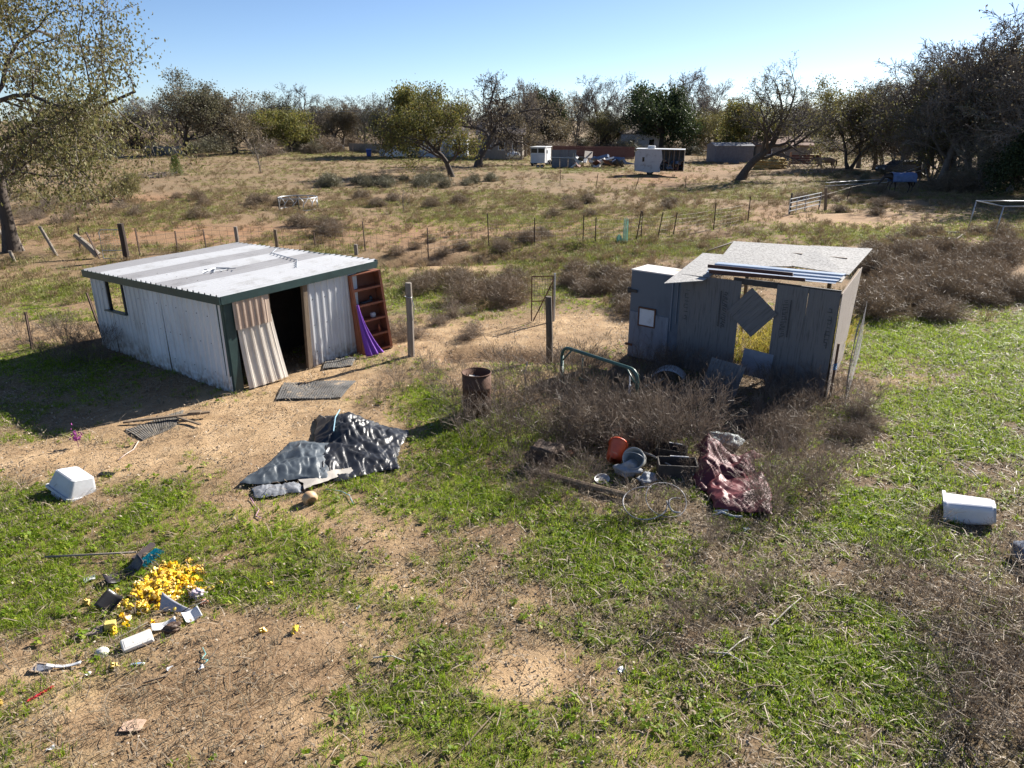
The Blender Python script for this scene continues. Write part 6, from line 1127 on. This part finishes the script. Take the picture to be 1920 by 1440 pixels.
# ------------------------------------------------------------------ two horses
def horse(name, label, px, py, rz, coat, scale=1.0, graze=0.0, blanket=None):
    o = thing(name, label, 'horse', G(px, py, -.02), rz); o.scale = (scale,) * 3; V = []; E_ = []; Rr = []
    def chain(pts, start=None):
        prev = start
        for x, y, z, r1, r2 in pts:
            V.append((x, y, z)); Rr.append((r1, r2)); i = len(V) - 1
            if prev is not None: E_.append((prev, i))
            prev = i
        return prev
    chain([(.0, 0, 1.10, .30, .33)]); rump = chain([(.35, 0, 1.13, .29, .31), (.68, 0, 1.15, .28, .31), (.88, 0, 1.08, .17, .20)], 0); ch_ = chain([(-.35, 0, 1.12, .29, .33), (-.66, 0, 1.17, .24, .32)], 0)
    hd = [(-.92, 0, 1.30 - .15 * graze, .14, .22), (-1.15, 0, 1.48 - .42 * graze, .11, .17), (-1.36, 0, 1.60 - .62 * graze, .10, .14), (-1.52, 0, 1.50 - .72 * graze, .10, .125), (-1.70, 0, 1.32 - .80 * graze, .075, .085), (-1.82, 0, 1.20 - .82 * graze, .06, .07)]; chain(hd, ch_)
    for s in (-1, 1):
        chain([(.66, s * .17, .86, .12, .16), (.72, s * .17, .66, .085, .11), (.84, s * .17, .48, .05, .06), (.80, s * .17, .22, .038, .042), (.76, s * .17, .08, .042, .045), (.72, s * .17, .0, .055, .055)], 2)
        dx = .12 if s > 0 else -.06; chain([(-.58, s * .16, .84, .10, .13), (-.58 - dx, s * .16, .56, .06, .07), (-.58 - dx * 1.2, s * .16, .30, .038, .042), (-.60 - dx, s * .16, .10, .04, .045), (-.63 - dx, s * .16, .0, .055, .055)], 5)
    me_ = bpy.data.meshes.new('body'); me_.from_pydata(V, E_, []); b_ = bpy.data.objects.new('body', me_); C.objects.link(b_); b_.parent = o; me_.materials.append(coat)
    sk = b_.modifiers.new('skin', 'SKIN'); sk.use_smooth_shade = True
    for i, (r1, r2) in enumerate(Rr): me_.skin_vertices[0].data[i].radius = (r1 * .85, r2 * .85); me_.skin_vertices[0].data[i].use_root = i == 0
    su = b_.modifiers.new('sub', 'SUBSURF'); su.levels = 2; su.render_levels = 2
    HAIR = mat('dark horse hair', (.03, .022, .016), (.018, .013, .01), scale=12, rough=.8)
    MB().tube([(.95, 0, 1.12), (1.06, 0, .98), (1.06, 0, .7), (1.02, 0, .42)], [.05, .075, .06, .015], 7).build('tail', HAIR, o, True)
    ea = MB(); hx, hy_, hz_ = hd[2][0], 0, hd[2][2]; [ea.tube([(hx - .02, s * .06, hz_ + .08), (hx - .04, s * .07, hz_ + .20)], [.035, .005], 5) for s in (-1, 1)]; ea.build('ears', coat, o, True)
    mn = MB(); mn.grid(lambda u, v: (-.75 - .6 * u, .04 + .05 * v, 1.42 + (.32 - .62 * graze) * u + .06 - .22 * v), 8, 4); mn.build('mane', HAIR, o, True, thick=.02)
    if blanket:
        def bl(u, v):
            x = -.88 + 1.86 * u; q = (v - .5) * 2; a_ = q * 1.75; wd = .335 - .02 * math.cos(u * 6); z0 = 1.13; zz = z0 + (.33 + .02 * math.cos(u * 6.3)) * math.cos(a_) if abs(a_) < 1.35 else z0 + .33 * math.cos(1.35) - (abs(a_) - 1.35) * 1.0
            return (x, math.copysign(min(1, abs(math.sin(min(abs(a_), 1.45)))) * wd, q) * 1.02 + .008 * math.sin(u * 30), zz - (.10 * max(0, u - .9) * 10 * .6))
        MB().grid(bl, 30, 26).build('blanket', blanket, o, True, thick=.02)
    return o
horse('brown_horse', 'light brown horse standing beside the red-brown stall', 1546, 323, R(8), mat('dun coat', (.36, .20, .11), (.26, .145, .08), scale=3, rough=.6), 1.2, .6)
horse('blanketed_horse', 'dark horse in a blue blanket walking with lowered head', 1686, 363, R(6), mat('dark bay coat', (.035, .022, .016), (.02, .013, .01), scale=3, rough=.5), 1.08, .7, mat('blue horse blanket', (.11, .17, .33), (.07, .11, .22), scale=4, rough=.6))
